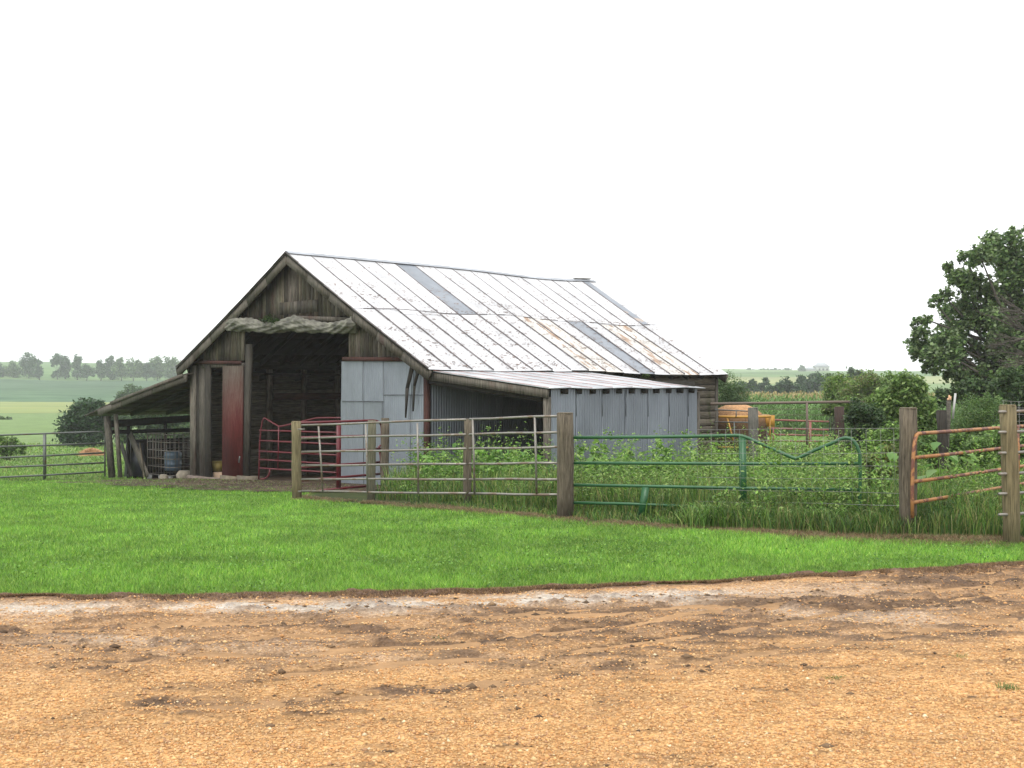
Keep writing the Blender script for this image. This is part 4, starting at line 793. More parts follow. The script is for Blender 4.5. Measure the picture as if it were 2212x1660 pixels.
p = V(196, 976, 56); hay_pile('orange-brown hay pile lying in the pasture beyond the dark gate', p.x, 56, .68, .32, 700, [(.9, .8, .7), (1.2, 1.1, .9), (.7, .6, .5)])
# far house
hx = V(1766, 800, 820); zb = z1(hx.x, 820) - .5; house = empty('farmhouse', (hx.x, 820, zb), 'distant white farmhouse with grey roofs on the hill crest', 'house')
zb = hx.z - 1.5
def gable_house(x0, x1, y0_, y1_, h0, h1, nm):
    mb = MB(); mb.box(x0, x1, y0_, y1_, house.location.z, zb + h0); o = mb.build('wall' , M['white'], house)
    r_ = MB(); ym = (y0_ + y1_) / 2; e = .5; r_.add([(x0 - e, y0_ - e, zb + h0 - .1), (x1 + e, y0_ - e, zb + h0 - .1), (x1 + e, y1_ + e, zb + h0 - .1), (x0 - e, y1_ + e, zb + h0 - .1), (x0 + 2, ym, zb + h1), (x1 - 2, ym, zb + h1)], [(0, 1, 5, 4), (2, 3, 4, 5), (1, 2, 5), (3, 0, 4), (3, 2, 1, 0)]); r_.build('roof', plain('slate' + nm, (.30, .31, .34), .7), house)
gable_house(hx.x - 2, hx.x + 7, 815, 825, 3.8, 6.6, 'a'); gable_house(hx.x - 8.5, hx.x - 2.1, 816, 824, 2.0, 3.6, 'b')
for k in range(3): mb = MB(); mb.box(hx.x - .5 + 2.6 * k, hx.x + .7 + 2.6 * k, 814.9, 815, zb + 1.2, zb + 2.6, g3(.2)); mb.build('window', M['black_sheet'], house)

# ------------------------------------------------------------------ grass
def in_barn(X, Y, m=0.0):
    dx, dy = X - Ox, Y - Oy; b_ = dx * bv.x + dy * bv.y; a_ = dx * av.x + dy * av.y
    return ((b_ > .1 - m) & (b_ < LEN + .1 + m) & (a_ > .2 - m) & (a_ < WL + .1 + m)) | ((b_ > .1) & (b_ < LTB) & (a_ > AW) & (a_ < .4)) | ((b_ > .3) & (b_ < LB) & (a_ > WL) & (a_ < ab))
def mudmask(X, Y):                                 # trampled soil in front of the opening
    dx, dy = X - Ox, Y - Oy; b_ = dx * bv.x + dy * bv.y; a_ = dx * av.x + dy * av.y
    d = np.clip(1.25 - np.abs(b_ + 1.3) / 2.2, 0, 1) * np.clip((a_ + .5) / 1.5, 0, 1) * (np.clip((7.6 - a_) / 1.6, 0, 1) + .42 * np.clip((12.5 - a_) / 2, 0, 1) * np.clip((a_ - 5.5) / 2, 0, 1)).clip(0, 1); return d
LG = [(.135, .30, .030), (.175, .36, .036), (.08, .195, .022), (.30, .44, .075), (.18, .32, .07)]
def sample(n, x0, x1, ya, yb, p=1.0):
    u = rng.uniform(0, 1, n); Y = ya * yb / (yb - u * (yb - ya)) if p == 1 else ya + u * (yb - ya); X = rng.uniform(x0, x1, n); return X, Y
n = 560000; u = rng.uniform(0, 1, n); Y = 8.8 * 33 / (33 - u * (33 - 8.8)); X = rng.uniform(-1, 1, n) * (.46 * Y + .8)
eY = edgef(X); fY = np.interp(X, fenX, fenY); nn_ = fbm(X, Y, .35, 3, 101)
te = Y - eY; ok = (te > -.05 + .34 * (nn_ - .4) + .3 * np.clip(fbm(X, X * 0, .9, 3, 66) - .5, 0, 1)) & (Y < fY - .04 + .3 * (nn_ - .5)) & ~in_barn(X, Y, .05)
ok &= rng.uniform(0, 1, n) > np.clip((mudmask(X, Y) * 2.6 * fbm(X, Y, .7, 4, 5) - .35) * 1.8, 0, .98)
X, Y = X[ok], Y[ok]; n = len(X); te = te[ok]; pa = fbm(X, Y, .55, 4, 201); big = fbm(X, Y * .7, 4, 3, 211)
c_ = pick(LG, n, .13) * (.20 + 1.05 * pa + .50 * big)[:, None]; yl = np.clip(1 - te / .22, 0, 1)[:, None] * .6; c_ = c_ * (1 - yl) + np.array((.17, .16, .03)) * yl
h = rng.uniform(.03, .062, n) * (.7 + .7 * pa) * np.clip(.45 + te * 2.2, .45, 1); wd = (.0032 + .00045 * Y) * rng.uniform(.7, 1.2, n)
tag(blades(np.stack([X, Y, zf(X, Y) - .004], 1), h, wd, rng.uniform(.01, .045, n), c_, 1, .2, 'lawn_grass'), 'short bright green lawn grass between the drive and the fence', 'lawn', kind='stuff')
n = 20000; u = rng.uniform(0, 1, n); Y = 9.0 * 26 / (26 - u * (26 - 9.0)); X = rng.uniform(-1, 1, n) * (.46 * Y + .8); k_ = (Y > edgef(X) + .12) & (Y < np.interp(X, fenX, fenY) - .1) & (fbm(X, Y, 1.1, 4, 401) > .50) & ~in_barn(X, Y, .1) & (mudmask(X, Y) < .4); X, Y = X[k_], Y[k_]; n = len(X)
tag(leaves('clover', np.stack([X, Y, zf(X, Y) + rng.uniform(.025, .06, n)], 1), rng.uniform(-.25, .25, n), .021, [(.10, .22, .03), (.14, .29, .045), (.19, .34, .06), (.06, .15, .02)], None, M['grass'], asp=.9, up=1.5), 'patches of clover and small broad leaves growing in the lawn', 'clover', kind='stuff')
# dead brown edging along the drive
n = 46000; X = rng.uniform(-6.5, 7, n); eY = edgef(X); wn = .0 + .66 * (fbm(X, X * 0, .8, 3, 55) - .33) + np.clip((X - 1.5) / 5, 0, .14); Y = eY + .06 - rng.uniform(0, 1, n) ** 1.2 * wn.clip(.02, .5)
ok = (X < -2.6) | (X > -1.4) | (rng.uniform(0, 1, n) < .4); X, Y = X[ok], Y[ok]; n = len(X)
tag(blades(np.stack([X, Y, zf(X, Y) + .012], 1), rng.uniform(.012, .035, n), np.full(n, .007), rng.uniform(.01, .04, n), pick([(.15, .08, .045), (.22, .13, .06), (.10, .055, .035), (.28, .18, .08)], n, .3), 1, .2, 'dead_grass_edge'), 'strip of dead reddish brown grass along the edge of the drive', 'dead grass', kind='stuff')
# dead thatch below the fences
n = 60000; X = rng.uniform(-3.6, 8, n); fY = np.interp(X, fenX, fenY); Y = fY + .2 + rng.normal(.05, .24, n) * (.5 + fbm(X, X * 0, 1.0, 2, 4)); k_ = fbm(X, Y, .35, 3, 93) > .40; X, Y = X[k_], Y[k_]; n = len(X)
tag(blades(np.stack([X, Y, zf(X, Y) + .0], 1), rng.uniform(.02, .09, n), np.full(n, .009), rng.uniform(.03, .12, n), pick([(.22, .15, .075), (.16, .09, .05), (.30, .21, .11), (.10, .14, .04)], n), 1, .4, 'dead_thatch'), 'matted dry brown grass at the foot of the fences', 'dead grass', kind='stuff')
# bare soil: fine sheet before the opening and inside
sgx = np.arange(-12, 8, .12); sgy = np.arange(19, 40, .12); SX, SY = np.meshgrid(sgx, sgy); ib = in_barn(SX, SY, .2); mk = (mudmask(SX, SY) * fbm(SX, SY, .7, 4, 5) > .13) | ib
h_, w_ = SX.shape; i, j = np.meshgrid(np.arange(h_ - 1), np.arange(w_ - 1), indexing='ij'); a = i * w_ + j; fk = np.stack([a, a + 1, a + w_ + 1, a + w_], 2)[mk[:-1, :-1]]; idx, inv = np.unique(fk, return_inverse=True)
cc = np.array((.055, .038, .027)) * (.4 + 1.3 * fbm(SX, SY, .5, 4, 17))[..., None]
tag(nmesh('bare_soil', np.stack([SX, SY, zf(SX, SY) + .02], 2).reshape(-1, 3)[idx], inv.reshape(-1, 4), M['ground'], None, cc.reshape(-1, 3)[idx], smooth=True), kind='structure')
n = 60000; X = rng.uniform(-12, 0, n); Y = rng.uniform(20, 33, n); k_ = (mudmask(X, Y) * fbm(X, Y, .7, 4, 5) > .11) & (fbm(X, Y, .5, 3, 23) > .42) & ~in_barn(X, Y); X, Y = X[k_], Y[k_]; n = len(X)
tag(blades(np.stack([X, Y, zf(X, Y) + .018], 1), rng.uniform(.005, .05, n), np.full(n, .016), rng.uniform(.02, .09, n), pick([(.20, .15, .10), (.08, .055, .04), (.14, .10, .07), (.12, .20, .04)], n, .3), 1, .4, 'straw_litter'), 'trodden straw and leaf litter on the bare soil before the barn', 'litter', kind='stuff')
# rough pasture beyond the dark gate
n = 60000; X, Y = sample(n, -1, 1, 31.5, 75); X = -.14 * Y - (X + 1) / 2 * .40 * Y; ok = ~in_barn(X, Y); X, Y = X[ok], Y[ok]; n = len(X); pa = fbm(X, Y, 3, 3, 9)
tag(blades(np.stack([X, Y, zf(X, Y)], 1), rng.uniform(.05, .16, n) * (.5 + pa), .0012 * Y * rng.uniform(.6, 1.2, n), rng.uniform(.03, .12, n), pick([(.13, .26, .035), (.17, .30, .055), (.09, .17, .03), (.25, .30, .09)], n) * (.6 + .8 * pa)[:, None], 1, .3, 'pasture_grass'), 'rough green pasture grass beyond the dark gate', 'grass', kind='stuff')
# tall grass and weeds behind the fences
n = 150000; X, Y = sample(n, 0, 0, 12.3, 36); X = rng.uniform(-.15, .49, n) * Y; fY = np.interp(X, fenX, fenY)
ok = (Y > fY + .40 + .6 * (fbm(X, Y, .5, 2, 8) - .4)) & ~in_barn(X, Y) & (X > -2.0 - .5 * fbm(X, Y, .5, 2, 6)) & ((X > -1.6) | (Y > 18.9)) ; X, Y = X[ok], Y[ok]; n = len(X); fY = fY[ok]; dn = np.clip((Y - fY) / 1.5, 0, 1); pa = fbm(X, Y, .8, 3, 19)
left = np.clip((1.2 - X) / 2.0, 0, 1) * np.clip(1 - (Y - fY) / 2.5, 0, 1); hm = (.18 + .62 * dn * pa + .14 * pa) * (1 - .5 * left) * np.where((X < 2.3) & (Y - fY < 1.0), .45, 1)
c_ = pick([(.085, .18, .028), (.13, .25, .04), (.05, .11, .02), (.20, .28, .06), (.05, .12, .025), (.26, .25, .09)], n, .2) * (.35 + 1.15 * pa)[:, None]
tag(blades(np.stack([X, Y, zf(X, Y) - .01], 1), hm * rng.uniform(.5, 1.35, n), (.004 + .0004 * Y) * rng.uniform(.6, 1.3, n), rng.uniform(.05, .30, n) * (hm + .2), c_, 3, .35, 'tall_grass'), 'tall unmown grass and weeds behind the fences', 'tall grass', kind='stuff')
# arching clumps in front of the wire fence
cl = []; hs_ = []
for (x, y, k, sp, hh) in [(1522, 1136, 260, .16, .5), (1560, 1140, 300, .2, .52), (1615, 1138, 220, .16, .42), (1655, 1142, 160, .12, .3), (1700, 1140, 220, .18, .42), (1752, 1150, 240, .14, .45), (1800, 1152, 320, .18, .5), (1850, 1142, 150, .14, .3), (1885, 1146, 200, .16, .4), (1925, 1146, 160, .12, .36), (2000, 1152, 260, .16, .36), (2060, 1148, 320, .2, .4), (2120, 1150, 240, .2, .36), (1440, 1128, 90, .2, .18), (1480, 1134, 120, .15, .26)]:
    Yc = EYE * F / (y - CY); Xc = (x - CX) / F * Yc; g = rng.normal(0, sp, (k, 2)); cl.append(np.stack([Xc + g[:, 0], Yc + .15 + np.abs(g[:, 1]) * .8], 1)); hs_.append(rng.uniform(.5, 1.15, k) * hh)
cl = np.concatenate(cl); hs_ = np.concatenate(hs_); n = len(cl)
tag(blades(np.column_stack([cl, zf(cl[:, 0], cl[:, 1]) - .01]), hs_, rng.uniform(.006, .011, n), hs_ * rng.uniform(.2, .9, n), pick([(.10, .22, .03), (.15, .29, .05), (.06, .13, .025), (.26, .32, .09)], n, .25), 4, .55, 'arching_grass'), 'long arching grass hanging over the lawn edge below the wire fence', 'tall grass', kind='stuff')
# leafy weeds
def weeds(name, label, spots, lsz, cols, nleaf=26, cat='weeds'):
    P_ = []; T = []; sv = MB()
    for (X, Y, hgt, rad) in spots:
        zb_ = z1(X, Y); m = int(nleaf * R.uniform(.7, 1.3)); t = rng.uniform(.1, 1, m); lx, ly = R.uniform(-.15, .15), R.uniform(-.1, .1); an = rng.uniform(0, 6.28, m); r_ = rad * (1.1 - .75 * t) * rng.uniform(.3, 1, m)
        P_.append(np.stack([X + lx * t + r_ * np.cos(an), Y + ly * t + r_ * np.sin(an), zb_ + hgt * t], 1)); T.append(np.full(m, R.uniform(-.25, .25)) + .1 * t)
        sv.tube([(X, Y, zb_ - .02), (X + lx, Y + ly, zb_ + hgt)], [.006, .003], 4, col=(.12, .18, .05), caps=False)
    P_ = np.concatenate(P_); T = np.concatenate(T); o = leaves(name, P_, T, lsz, cols, None, asp=.5, up=.8); tag(o, label, cat, kind='stuff'); return o
sp = []
for _ in range(3400):
    Y = 13.4 * 31 / (31 - R.random() * (31 - 13.4)); X = R.uniform(-.12, .47) * Y
    fy_ = float(np.interp(X, fenX, fenY))
    if Y < fy_ + .5 or bool(in_barn(np.array(X), np.array(Y))) or X < -1.9 or (X < -1.3 and Y < 18.6): continue
    v = float(fbm(X, Y, 1.6, 3, 71))
    if v < .42: continue
    if X < 2.4 and Y < fy_ + 1.1: continue
    lf = max(0, min(1, (1.2 - X) / 2)) * max(0, min(1, 1 - (Y - fy_) / 2.5)); sp.append((X, Y, R.uniform(.35, .95) * (.6 + v) * (1 - .5 * lf), R.uniform(.09, .2)))
weeds('leafy_weeds', 'dense leafy green weeds filling the yard behind the fences', sp, .05, [(.12, .24, .035), (.19, .33, .06), (.075, .15, .025), (.28, .39, .11)], 40)
sp = []
for _ in range(60):
    x = R.uniform(1240, 1510); Y = R.uniform(18.6, 20.6) + max(0, (x - 1300)) * .007; X = (x - CX) / F * Y
    if bool(in_barn(np.array(X), np.array(Y))): continue
    sp.append((X, Y, R.uniform(.5, .95), R.uniform(.1, .2)))
for _ in range(70):
    x = R.uniform(900, 1195); Y = R.uniform(19.0, 20.6) if x > 1000 else R.uniform(20.5, 22.3); X = (x - CX) / F * Y
    sp.append((X, Y, R.uniform(.45, .85), R.uniform(.15, .25)))
weeds('broadleaf_weeds', 'big-leaved weeds in front of the dark lean-to opening', sp, .15, [(.09, .20, .035), (.14, .28, .05), (.20, .34, .07)], 24)
# burdock
def bigleaf(label, x, y, Y, nl, s, hgt, cols):
    p = V(x, y, Y); X = p.x; zb_ = z1(X, Y); root = empty('burdock', (X, Y, zb_), label, 'plant', 'large-leaved plants'); st_ = MB(); lf = MB()
    for k in range(nl):
        a_ = R.uniform(0, 6.28); h1 = hgt * R.uniform(.45, 1); r1 = R.uniform(.12, .35); e = Vector((X + r1 * math.cos(a_), Y + r1 * math.sin(a_), zb_ + h1)); st_.tube([(X, Y, zb_), (X + r1 * .3 * math.cos(a_), Y + r1 * .3 * math.sin(a_), zb_ + h1 * .6), e], [.012, .008, .004], 5, col=(.2, .3, .08))
        d = Vector((math.cos(a_), math.sin(a_), -.35)).normalized(); sd = Vector((-math.sin(a_), math.cos(a_), 0)); ss = s * R.uniform(.6, 1.1); cc = cols[k % len(cols)]
        P0 = [e, e + d * ss * .25 + sd * ss * .38, e + d * ss * .7 + sd * ss * .3, e + d * ss * 1.1 - Vector((0, 0, ss * .25)), e + d * ss * .7 - sd * ss * .3, e + d * ss * .25 - sd * ss * .38, e + d * ss * .55 - Vector((0, 0, ss * .07))]
        lf.add(P0, [(0, 1, 6), (1, 2, 6), (2, 3, 6), (3, 4, 6), (4, 5, 6), (5, 0, 6)], cc)
    st_.build('stem', M['leaf'], root); lf.build('leaves', M['leaf'], root, smooth=True)
bigleaf('large-leaved light green plant behind the top rail of the orange gate', 2035, 1040, 15.8, 12, .24, 1.0, [(.16, .30, .05), (.12, .25, .06), (.20, .33, .10)])
bigleaf('low large-leaved yellowish plant under the middle rails of the orange gate', 2040, 1070, 15.2, 7, .16, .5, [(.25, .33, .05), (.18, .30, .05)])
bigleaf('large-leaved plant showing left of the post behind the tin fence', 1935, 1040, 15.5, 10, .2, 1.0, [(.14, .28, .06), (.10, .22, .05)])
# grass tufts growing in the gravel
for i, (x, y, nb_, h1, lab) in enumerate(((2178, 1494, 60, .07, 'dark green grass tuft in the gravel near the right edge'), (2068, 1424, 60, .04, 'low spread grass tuft in the gravel, second nearest at right'), (590, 1441, 40, .03, 'tiny grass tuft in the gravel left of the middle'), (955, 1386, 40, .04, 'small pale tuft beside a clod in the wheel track'), (2015, 1390, 40, .03, 'faint grass tuft behind the spread one at right'), (1800, 1468, 40, .03, 'sparse grass tuft in the middle right gravel'))):
    Yc = EYE * F / (y - CY); Xc = (x - CX) / F * Yc; b_ = np.stack([Xc + rng.normal(0, .035, nb_), Yc + rng.normal(0, .02, nb_), np.full(nb_, .005)], 1)
    o = blades(b_ - np.array((Xc, Yc, 0)), rng.uniform(.4, 1, nb_) * h1, np.full(nb_, .005), rng.uniform(.01, .06, nb_), pick([(.08, .15, .03), (.12, .20, .05)], nb_), 2, .3, 'grass_tuft'); o.location = (Xc, Yc, z1(Xc, Yc)); tag(o, lab, 'grass tuft', 'grass tufts in the gravel')

# ------------------------------------------------------------------ trees, shrubs, corn
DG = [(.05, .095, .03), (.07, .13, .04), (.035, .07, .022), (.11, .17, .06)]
MG = [(.11, .20, .045), (.16, .26, .06), (.07, .13, .03), (.24, .33, .11)]
LGn = [(.13, .23, .04), (.18, .28, .06), (.10, .17, .03), (.22, .28, .08)]
bl = vb([(2160, 555, 52), (2120, 560, 34, -1), (2075, 610, 36), (2050, 580, 16), (2200, 560, 50, 1), (2250, 570, 70), (2110, 640, 55), (2060, 690, 42, 1), (2020, 655, 16), (1985, 705, 20), (1992, 745, 34), (2040, 760, 44, -1), (1985, 770, 18), (2120, 720, 66), (2180, 660, 72), (2010, 795, 20), (2090, 790, 52, 1), (2160, 790, 64), (2230, 760, 90), (2260, 680, 90), (2330, 720, 110), (2320, 620, 80), (2200, 830, 50, -1), (2110, 830, 36), (2380, 800, 80), (2060, 815, 30), (2020, 765, 34), (1990, 730, 20), (2090, 850, 34), (2150, 870, 40), (2140, 520, 22), (2190, 510, 22), (2085, 560, 18), (2040, 640, 20), (1998, 690, 14), (2060, 745, 30)], 38)
tree('maple_tree', 'big dark broadleaved tree rising at the right edge of the photo', 'tree', V(2265, 0, 38).x, 38.5, bl, 72000, .135, [(.085, .155, .045), (.13, .215, .06), (.055, .105, .035), (.19, .28, .10), (.26, .34, .17)], trunk=.28, k=18, spread=.19, asp=.7)
# dead branches in front of the tree
p = V(2290, 900, 30); db = empty('dead_tree', (p.x, 30, z1(p.x, 30)), 'bare grey-brown dead branches reaching in front of the big tree', 'tree'); tb = MB(); br = MB()
T0 = Vector((p.x, 30, z1(p.x, 30) - .1)); T1 = V(2280, 700, 30); tb.tube([T0, T0.lerp(T1, .5), T1], [.12, .09, .05], 8)
def twig(a, d, L_, r_, dep):
    b = a + d * L_; mid = a.lerp(b, .5) + Vector((0, 0, L_ * .04)); br.tube([a, mid, b], [r_, r_ * .75, r_ * .5], 5, caps=False)
    if dep:
        for _ in range(4): s0 = a.lerp(b, R.uniform(.35, 1)); twig(s0, (d + Vector((R.uniform(-.5, .2), R.uniform(-.3, .3), R.uniform(-.45, .5)))).normalized(), L_ * .62, r_ * .55, dep - 1)
for (x, y, ln) in ((2275, 720, 1.15), (2275, 740, 1.3), (2275, 700, 1.2), (2275, 765, 1.1), (2278, 690, 1.0), (2280, 780, 1.0)): twig(V(x, y, 30), Vector((-1, R.uniform(-.1, .2), R.uniform(-.3, .5))).normalized(), ln * .75, .026, 3)
tb.build('trunk', M['bark'], db); br.build('branches', M['rafter_wood'], db)
def bush(label, x, yb, Y, lst, n_, sz, cols, cat='shrub', name='shrub', group='shrubs round the yard', asp=.55, k=12, spread=.28):
    X = (x - CX) / F * Y; return tree(name, label, cat, X, Y, vb(lst, Y), n_, sz, cols, group, .03, k + 4, spread, 'foliage', 'stem', asp, 5)
bush('pale feathery willow shrub growing against the far barn corner', 1575, 900, 44, [(1572, 832, 26), (1560, 856, 30), (1592, 858, 28), (1560, 880, 30), (1590, 882, 28), (1545, 830, 20)], 9000, .12, [(.11, .19, .06), (.08, .15, .045), (.14, .22, .09)], asp=.25)
bush('yellow-green shrub at the end of the corn', 1795, 880, 52, [(1812, 832, 22), (1795, 848, 22), (1830, 850, 28), (1812, 868, 26)], 6000, .13, LGn)
bush('reddish-topped tall shrub behind the brown pipe rail', 1870, 880, 48, [(1862, 838, 26), (1890, 832, 28), (1850, 858, 28), (1900, 862, 30), (1830, 872, 26)], 9000, .11, [(.13, .21, .05), (.17, .26, .06), (.20, .20, .08)])
bush('rounded green shrub between the reddish one and the big tree', 1950, 880, 46, [(1925, 836, 26), (1950, 830, 22), (1975, 838, 20), (1940, 862, 34), (1985, 865, 30)], 9000, .11, [(.14, .24, .055), (.19, .29, .075), (.09, .16, .04)])
bush('dark elder bush spreading behind the wire fence', 1945, 960, 24, [(1935, 855, 34), (1905, 880, 34), (1965, 870, 38), (1995, 895, 34), (1925, 915, 40), (1975, 930, 40), (1960, 822, 18), (1985, 838, 18), (1890, 925, 26)], 13000, .09, MG)
bush('dark glossy ivy-like bush covering the reddish stump post', 1865, 960, 22, [(1860, 890, 26), (1840, 905, 18), (1885, 905, 24), (1870, 935, 32), (1850, 960, 24)], 6500, .055, [(.03, .065, .022), (.045, .09, .03), (.09, .14, .06)])
bush('soft fine-leaved green shrub behind the orange gate', 2110, 960, 23, [(2110, 890, 36), (2085, 915, 36), (2130, 910, 36), (2150, 885, 26), (2110, 945, 44), (2150, 940, 36), (2128, 862, 14)], 13000, .055, [(.08, .16, .045), (.12, .21, .055), (.17, .25, .08)], asp=.3)
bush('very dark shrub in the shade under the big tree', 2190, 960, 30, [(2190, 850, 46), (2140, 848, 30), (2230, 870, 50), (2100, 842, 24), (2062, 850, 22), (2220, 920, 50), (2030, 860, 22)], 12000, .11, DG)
bush('light leafy weeds piled in front of the elder bush', 1930, 990, 20.5, [(1900, 950, 26), (1935, 945, 28), (1965, 955, 26), (1915, 975, 26), (1950, 980, 28), (1880, 975, 22)], 7000, .065, [(.14, .25, .05), (.19, .31, .07), (.09, .16, .04)])
bush('tangled green weeds seen between the upper rails of the orange gate', 2050, 1000, 19.5, [(2010, 965, 26), (2045, 975, 28), (2080, 965, 26), (2025, 990, 26), (2065, 995, 26)], 7000, .06, [(.13, .23, .05), (.17, .28, .07), (.08, .15, .04)])
bush('tangled green weeds just left of the leaning pale green post', 2130, 1000, 19.0, [(2115, 960, 28), (2150, 955, 30), (2130, 985, 28), (2180, 970, 30), (2215, 965, 30), (2160, 1000, 26)], 8000, .06, [(.10, .19, .045), (.15, .26, .06), (.20, .30, .09)])
bush('olive green brush under the right end of the brown pipe rail', 1840, 930, 34, [(1790, 885, 16), (1815, 880, 20), (1845, 885, 22), (1875, 885, 24), (1860, 905, 24)], 6000, .09, [(.14, .23, .05), (.19, .28, .07), (.10, .17, .04)])
bush('low dark bush at the foot of the orange gate', 2020, 1160, 13.3, [(2010, 1115, 24), (2045, 1110, 24), (2030, 1135, 26), (2070, 1128, 18), (1995, 1138, 14)], 4200, .045, [(.06, .13, .035), (.09, .18, .05), (.14, .22, .08)], asp=.4)
bush('weedy bush beside the leaning pale green post', 2130, 1160, 13.6, [(2130, 1100, 22), (2150, 1120, 20), (2115, 1125, 20)], 2600, .045, MG, asp=.4)
bush('dull green bush in the wire fence corner left of the thick weathered post', 1895, 1060, 16.5, [(1890, 1010, 34), (1920, 1020, 30), (1900, 1045, 34), (1925, 985, 22)], 4500, .06, [(.08, .14, .035), (.13, .18, .05), (.20, .20, .06)], asp=.4)
# mid-distance shrubs left
bush('large round dark tree in the pasture behind the lean-to roof', 180, 960, 70, [(185, 895, 30), (160, 918, 28), (205, 905, 30), (150, 935, 24), (190, 935, 34), (215, 930, 26), (215, 885, 16)], 9000, .26, [(.04, .085, .035), (.06, .115, .045), (.035, .07, .03)], name='round_tree', cat='tree', group='trees in the fields')
bush('tree seen through the lean-to beyond the wire cage', 330, 960, 76, [(260, 915, 30), (300, 900, 28), (350, 905, 32), (395, 905, 32), (330, 940, 40), (400, 940, 36), (280, 945, 30), (290, 862, 14), (320, 880, 26)], 9000, .28, [(.06, .12, .045), (.09, .15, .06), (.13, .19, .08)], name='hedge_tree', cat='tree', group='trees in the fields')
bush('low shrub behind the dark gate at the left edge', 20, 985, 50, [(0, 965, 22), (25, 962, 18), (45, 972, 12), (-30, 960, 26)], 3000, .16, MG)
bush('small dark thicket in the pale field at the left edge', 5, 912, 150, [(0, 907, 10, 0, .6), (18, 908, 8, 0, .6), (-20, 906, 12, 0, .6)], 1500, .4, DG)
bush('pale olive shrub in the field just above the lean-to roof', 280, 870, 170, [(282, 850, 16), (262, 858, 12), (300, 856, 14)], 1800, .45, [(.11, .17, .08), (.08, .13, .06)])
# ridge trees left
FT = [(.05, .10, .04), (.07, .13, .05), (.04, .08, .035)]; FY = [(.09, .15, .05), (.12, .19, .06), (.07, .12, .04)]
lt = [('tall rounded tree, biggest on the left ridge', 62, [(62, 782, 17), (52, 790, 14), (74, 786, 13), (64, 800, 18), (60, 772, 11)], FT), ('low bushy tree left of the biggest ridge tree', 28, [(28, 797, 12), (20, 804, 10), (38, 801, 10)], FY),
      ('thin forked tree touching the biggest ridge tree', 85, [(83, 785, 6), (85, 797, 6), (80, 806, 7)], FT), ('mushroom-shaped tree on the left ridge', 124, [(122, 777, 11), (132, 782, 9), (116, 784, 8)], FT), ('open tree with pale branches beside the mushroom-shaped one', 141, [(140, 780, 9), (146, 792, 9), (136, 798, 8)], FT),
      ('narrow tree with an open top standing alone on the ridge', 167, [(168, 778, 8), (163, 788, 9), (168, 802, 12)], FT), ('round low tree right of the narrow one', 187, [(187, 800, 10), (196, 805, 9)], FT), ('slim tree beginning the dense ridge row', 218, [(218, 788, 9), (215, 800, 9), (222, 804, 9)], FT),
      ('tall slim tree second in the dense ridge row', 239, [(240, 780, 10), (238, 795, 12), (242, 806, 13)], FT), ('yellow-green tree third in the dense ridge row', 262, [(262, 786, 11), (258, 800, 13), (270, 806, 12)], FY), ('broad pale tree fourth in the dense ridge row', 288, [(284, 786, 11), (298, 789, 10), (290, 803, 16)], FY),
      ('darker low tree fifth in the dense ridge row', 316, [(316, 794, 11), (324, 803, 14), (308, 805, 12)], FT), ('tall yellow-green tree sixth in the dense ridge row', 340, [(337, 782, 13), (348, 787, 11), (342, 803, 16)], FY), ('last tree of the ridge row beside the barn eave', 368, [(362, 784, 12), (378, 787, 12), (368, 802, 17), (386, 802, 14)], FY),
      ('tree at the far left edge of the ridge', -6, [(-6, 800, 14), (4, 803, 10)], FT)]
for lab, x, b_, cc in lt:
    b_ = b_ + [(x + R.uniform(-3, 3), 808, 8), (x + R.uniform(-8, 8), 811, 6)]
    Yd = 484 + R.uniform(-4, 10); X = (x - CX) / F * Yd; tree('ridge_tree', lab, 'tree', X, Yd, vb(b_, Yd), 2600, .85, [tuple(q * 1.25 for q in c3) for c3 in cc], 'trees along the left ridge', .18, 12, .27)
# far right trees and hedges
fr = [('dark round tree in the valley beyond the corn', 1690, 160, [(1680, 843, 14), (1700, 838, 16), (1718, 842, 16), (1662, 846, 10)], FT), ('bluish tree group above the corn', 1745, 190, [(1740, 828, 16), (1762, 824, 18), (1785, 830, 18), (1750, 845, 18)], FT), ('hazy green tree right of the bluish group', 1800, 170, [(1800, 824, 16), (1790, 842, 18), (1815, 836, 18)], FY),
      ('rounded grey-green tree behind the shrubs', 1842, 140, [(1842, 812, 14), (1828, 822, 12), (1858, 818, 14), (1845, 835, 20)], [(.07, .12, .05), (.10, .15, .07)]), ('hedge tree left of the dark round valley tree', 1630, 200, [(1625, 836, 12), (1645, 842, 12), (1605, 842, 14), (1655, 826, 8)], FT)]
for lab, x, Yd, b_, cc in fr:
    X = (x - CX) / F * Yd; tree('valley_tree', lab, 'tree', X, Yd, vb(b_, Yd), 3000, .0028 * Yd, cc, 'trees in the valley', .15, 12, .27)
tree('crest_tree', 'small dark tree on the crest left of the farmhouse', 'tree', V(1731, 0, 790).x, 790, vb([(1732, 796, 6), (1728, 799, 5), (1735, 800, 5)], 790), 500, 1.5, FT, 'trees on the crest', .3)
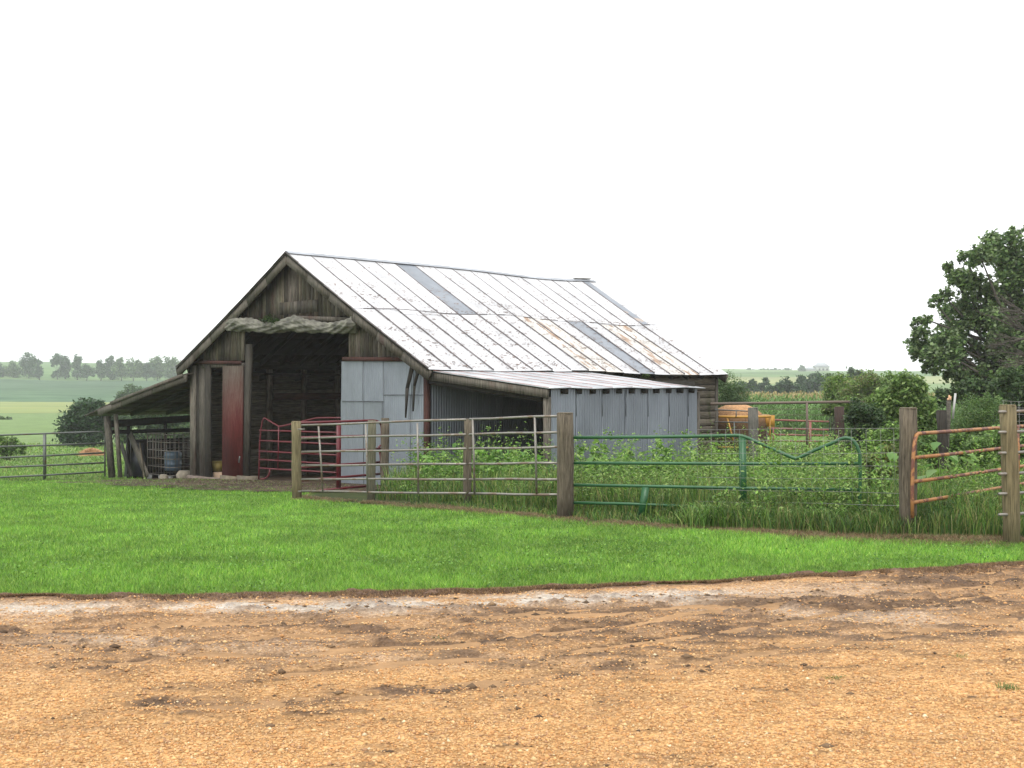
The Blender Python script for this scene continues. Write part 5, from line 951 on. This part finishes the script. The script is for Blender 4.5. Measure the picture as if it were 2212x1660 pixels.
for i, (x, lab) in enumerate(((1620, 'faint tree line bump above the barn eave'), (1650, 'faint far tree beside the first bump'), (1675, 'faint far tree in the middle of the crest'), (1700, 'faint far tree left of the dark crest tree'))):
    tree('crest_tree', lab, 'tree', V(x, 0, 880).x, 880, vb([(x, 801, 5), (x + 9, 802, 4), (x - 8, 802, 4)], 880), 350, 1.8, FT, 'trees on the crest', .3)
# corn
def corn(n, xa, xb, ya, yb, name, label, seed=0):
    Y = ya * yb / (yb - rng.uniform(0, 1, n) * (yb - ya)); X = rng.uniform(xa, xb, n) * Y; Y = np.round(Y / .76) * .76 + rng.normal(0, .06, n); z = zf(X, Y); H = rng.uniform(1.95, 2.3, n)
    B = []; Hh = []; Wd = []; Re = []; Cc = []
    for k in range(7):
        t = (.25 + .1 * k); B.append(np.stack([X, Y, z + H * t], 1)); Hh.append(rng.uniform(.25, .5, n)); Wd.append(np.full(n, .07)); Re.append(rng.uniform(.25, .55, n)); Cc.append(pick([(.11, .22, .05), (.15, .27, .07), (.20, .32, .11)], n))
    B.append(np.stack([X, Y, z], 1)); Hh.append(H * 1.0); Wd.append(np.full(n, .05)); Re.append(np.full(n, .03)); Cc.append(pick([(.10, .17, .05)], n))
    for k in range(3): B.append(np.stack([X, Y, z + H * .93], 1)); Hh.append(rng.uniform(.18, .32, n)); Wd.append(np.full(n, .04)); Re.append(rng.uniform(.02, .14, n)); Cc.append(pick([(.42, .33, .15), (.52, .42, .22), (.36, .32, .15)], n))
    tag(blades(np.concatenate(B), np.concatenate(Hh), np.concatenate(Wd), np.concatenate(Re), np.concatenate(Cc), 2, .5, name), label, 'corn', kind='stuff')
corn(7000, .17, .50, 58, 125, 'corn_field', 'tall green corn with tan tassels beyond the brown pipe rail')

# ------------------------------------------------------------------ haze
if HAZE > 0:
    m = bpy.data.materials.new('haze'); m.use_nodes = True; t = m.node_tree; t.nodes.remove(t.nodes['Principled BSDF']); pv = t.nodes.new('ShaderNodeVolumePrincipled')
    pv.inputs['Color'].default_value = (.93, .97, 1.0, 1); pv.inputs['Density'].default_value = HAZE; t.links.new(pv.outputs[0], t.nodes['Material Output'].inputs['Volume'])
    mb = MB(); mb.box(-3200, 3200, -60, 2700, -30, 26); h_o = mb.build('haze', m); tag(h_o, 'pale haze in the air fading the far hills', 'haze', kind='stuff')
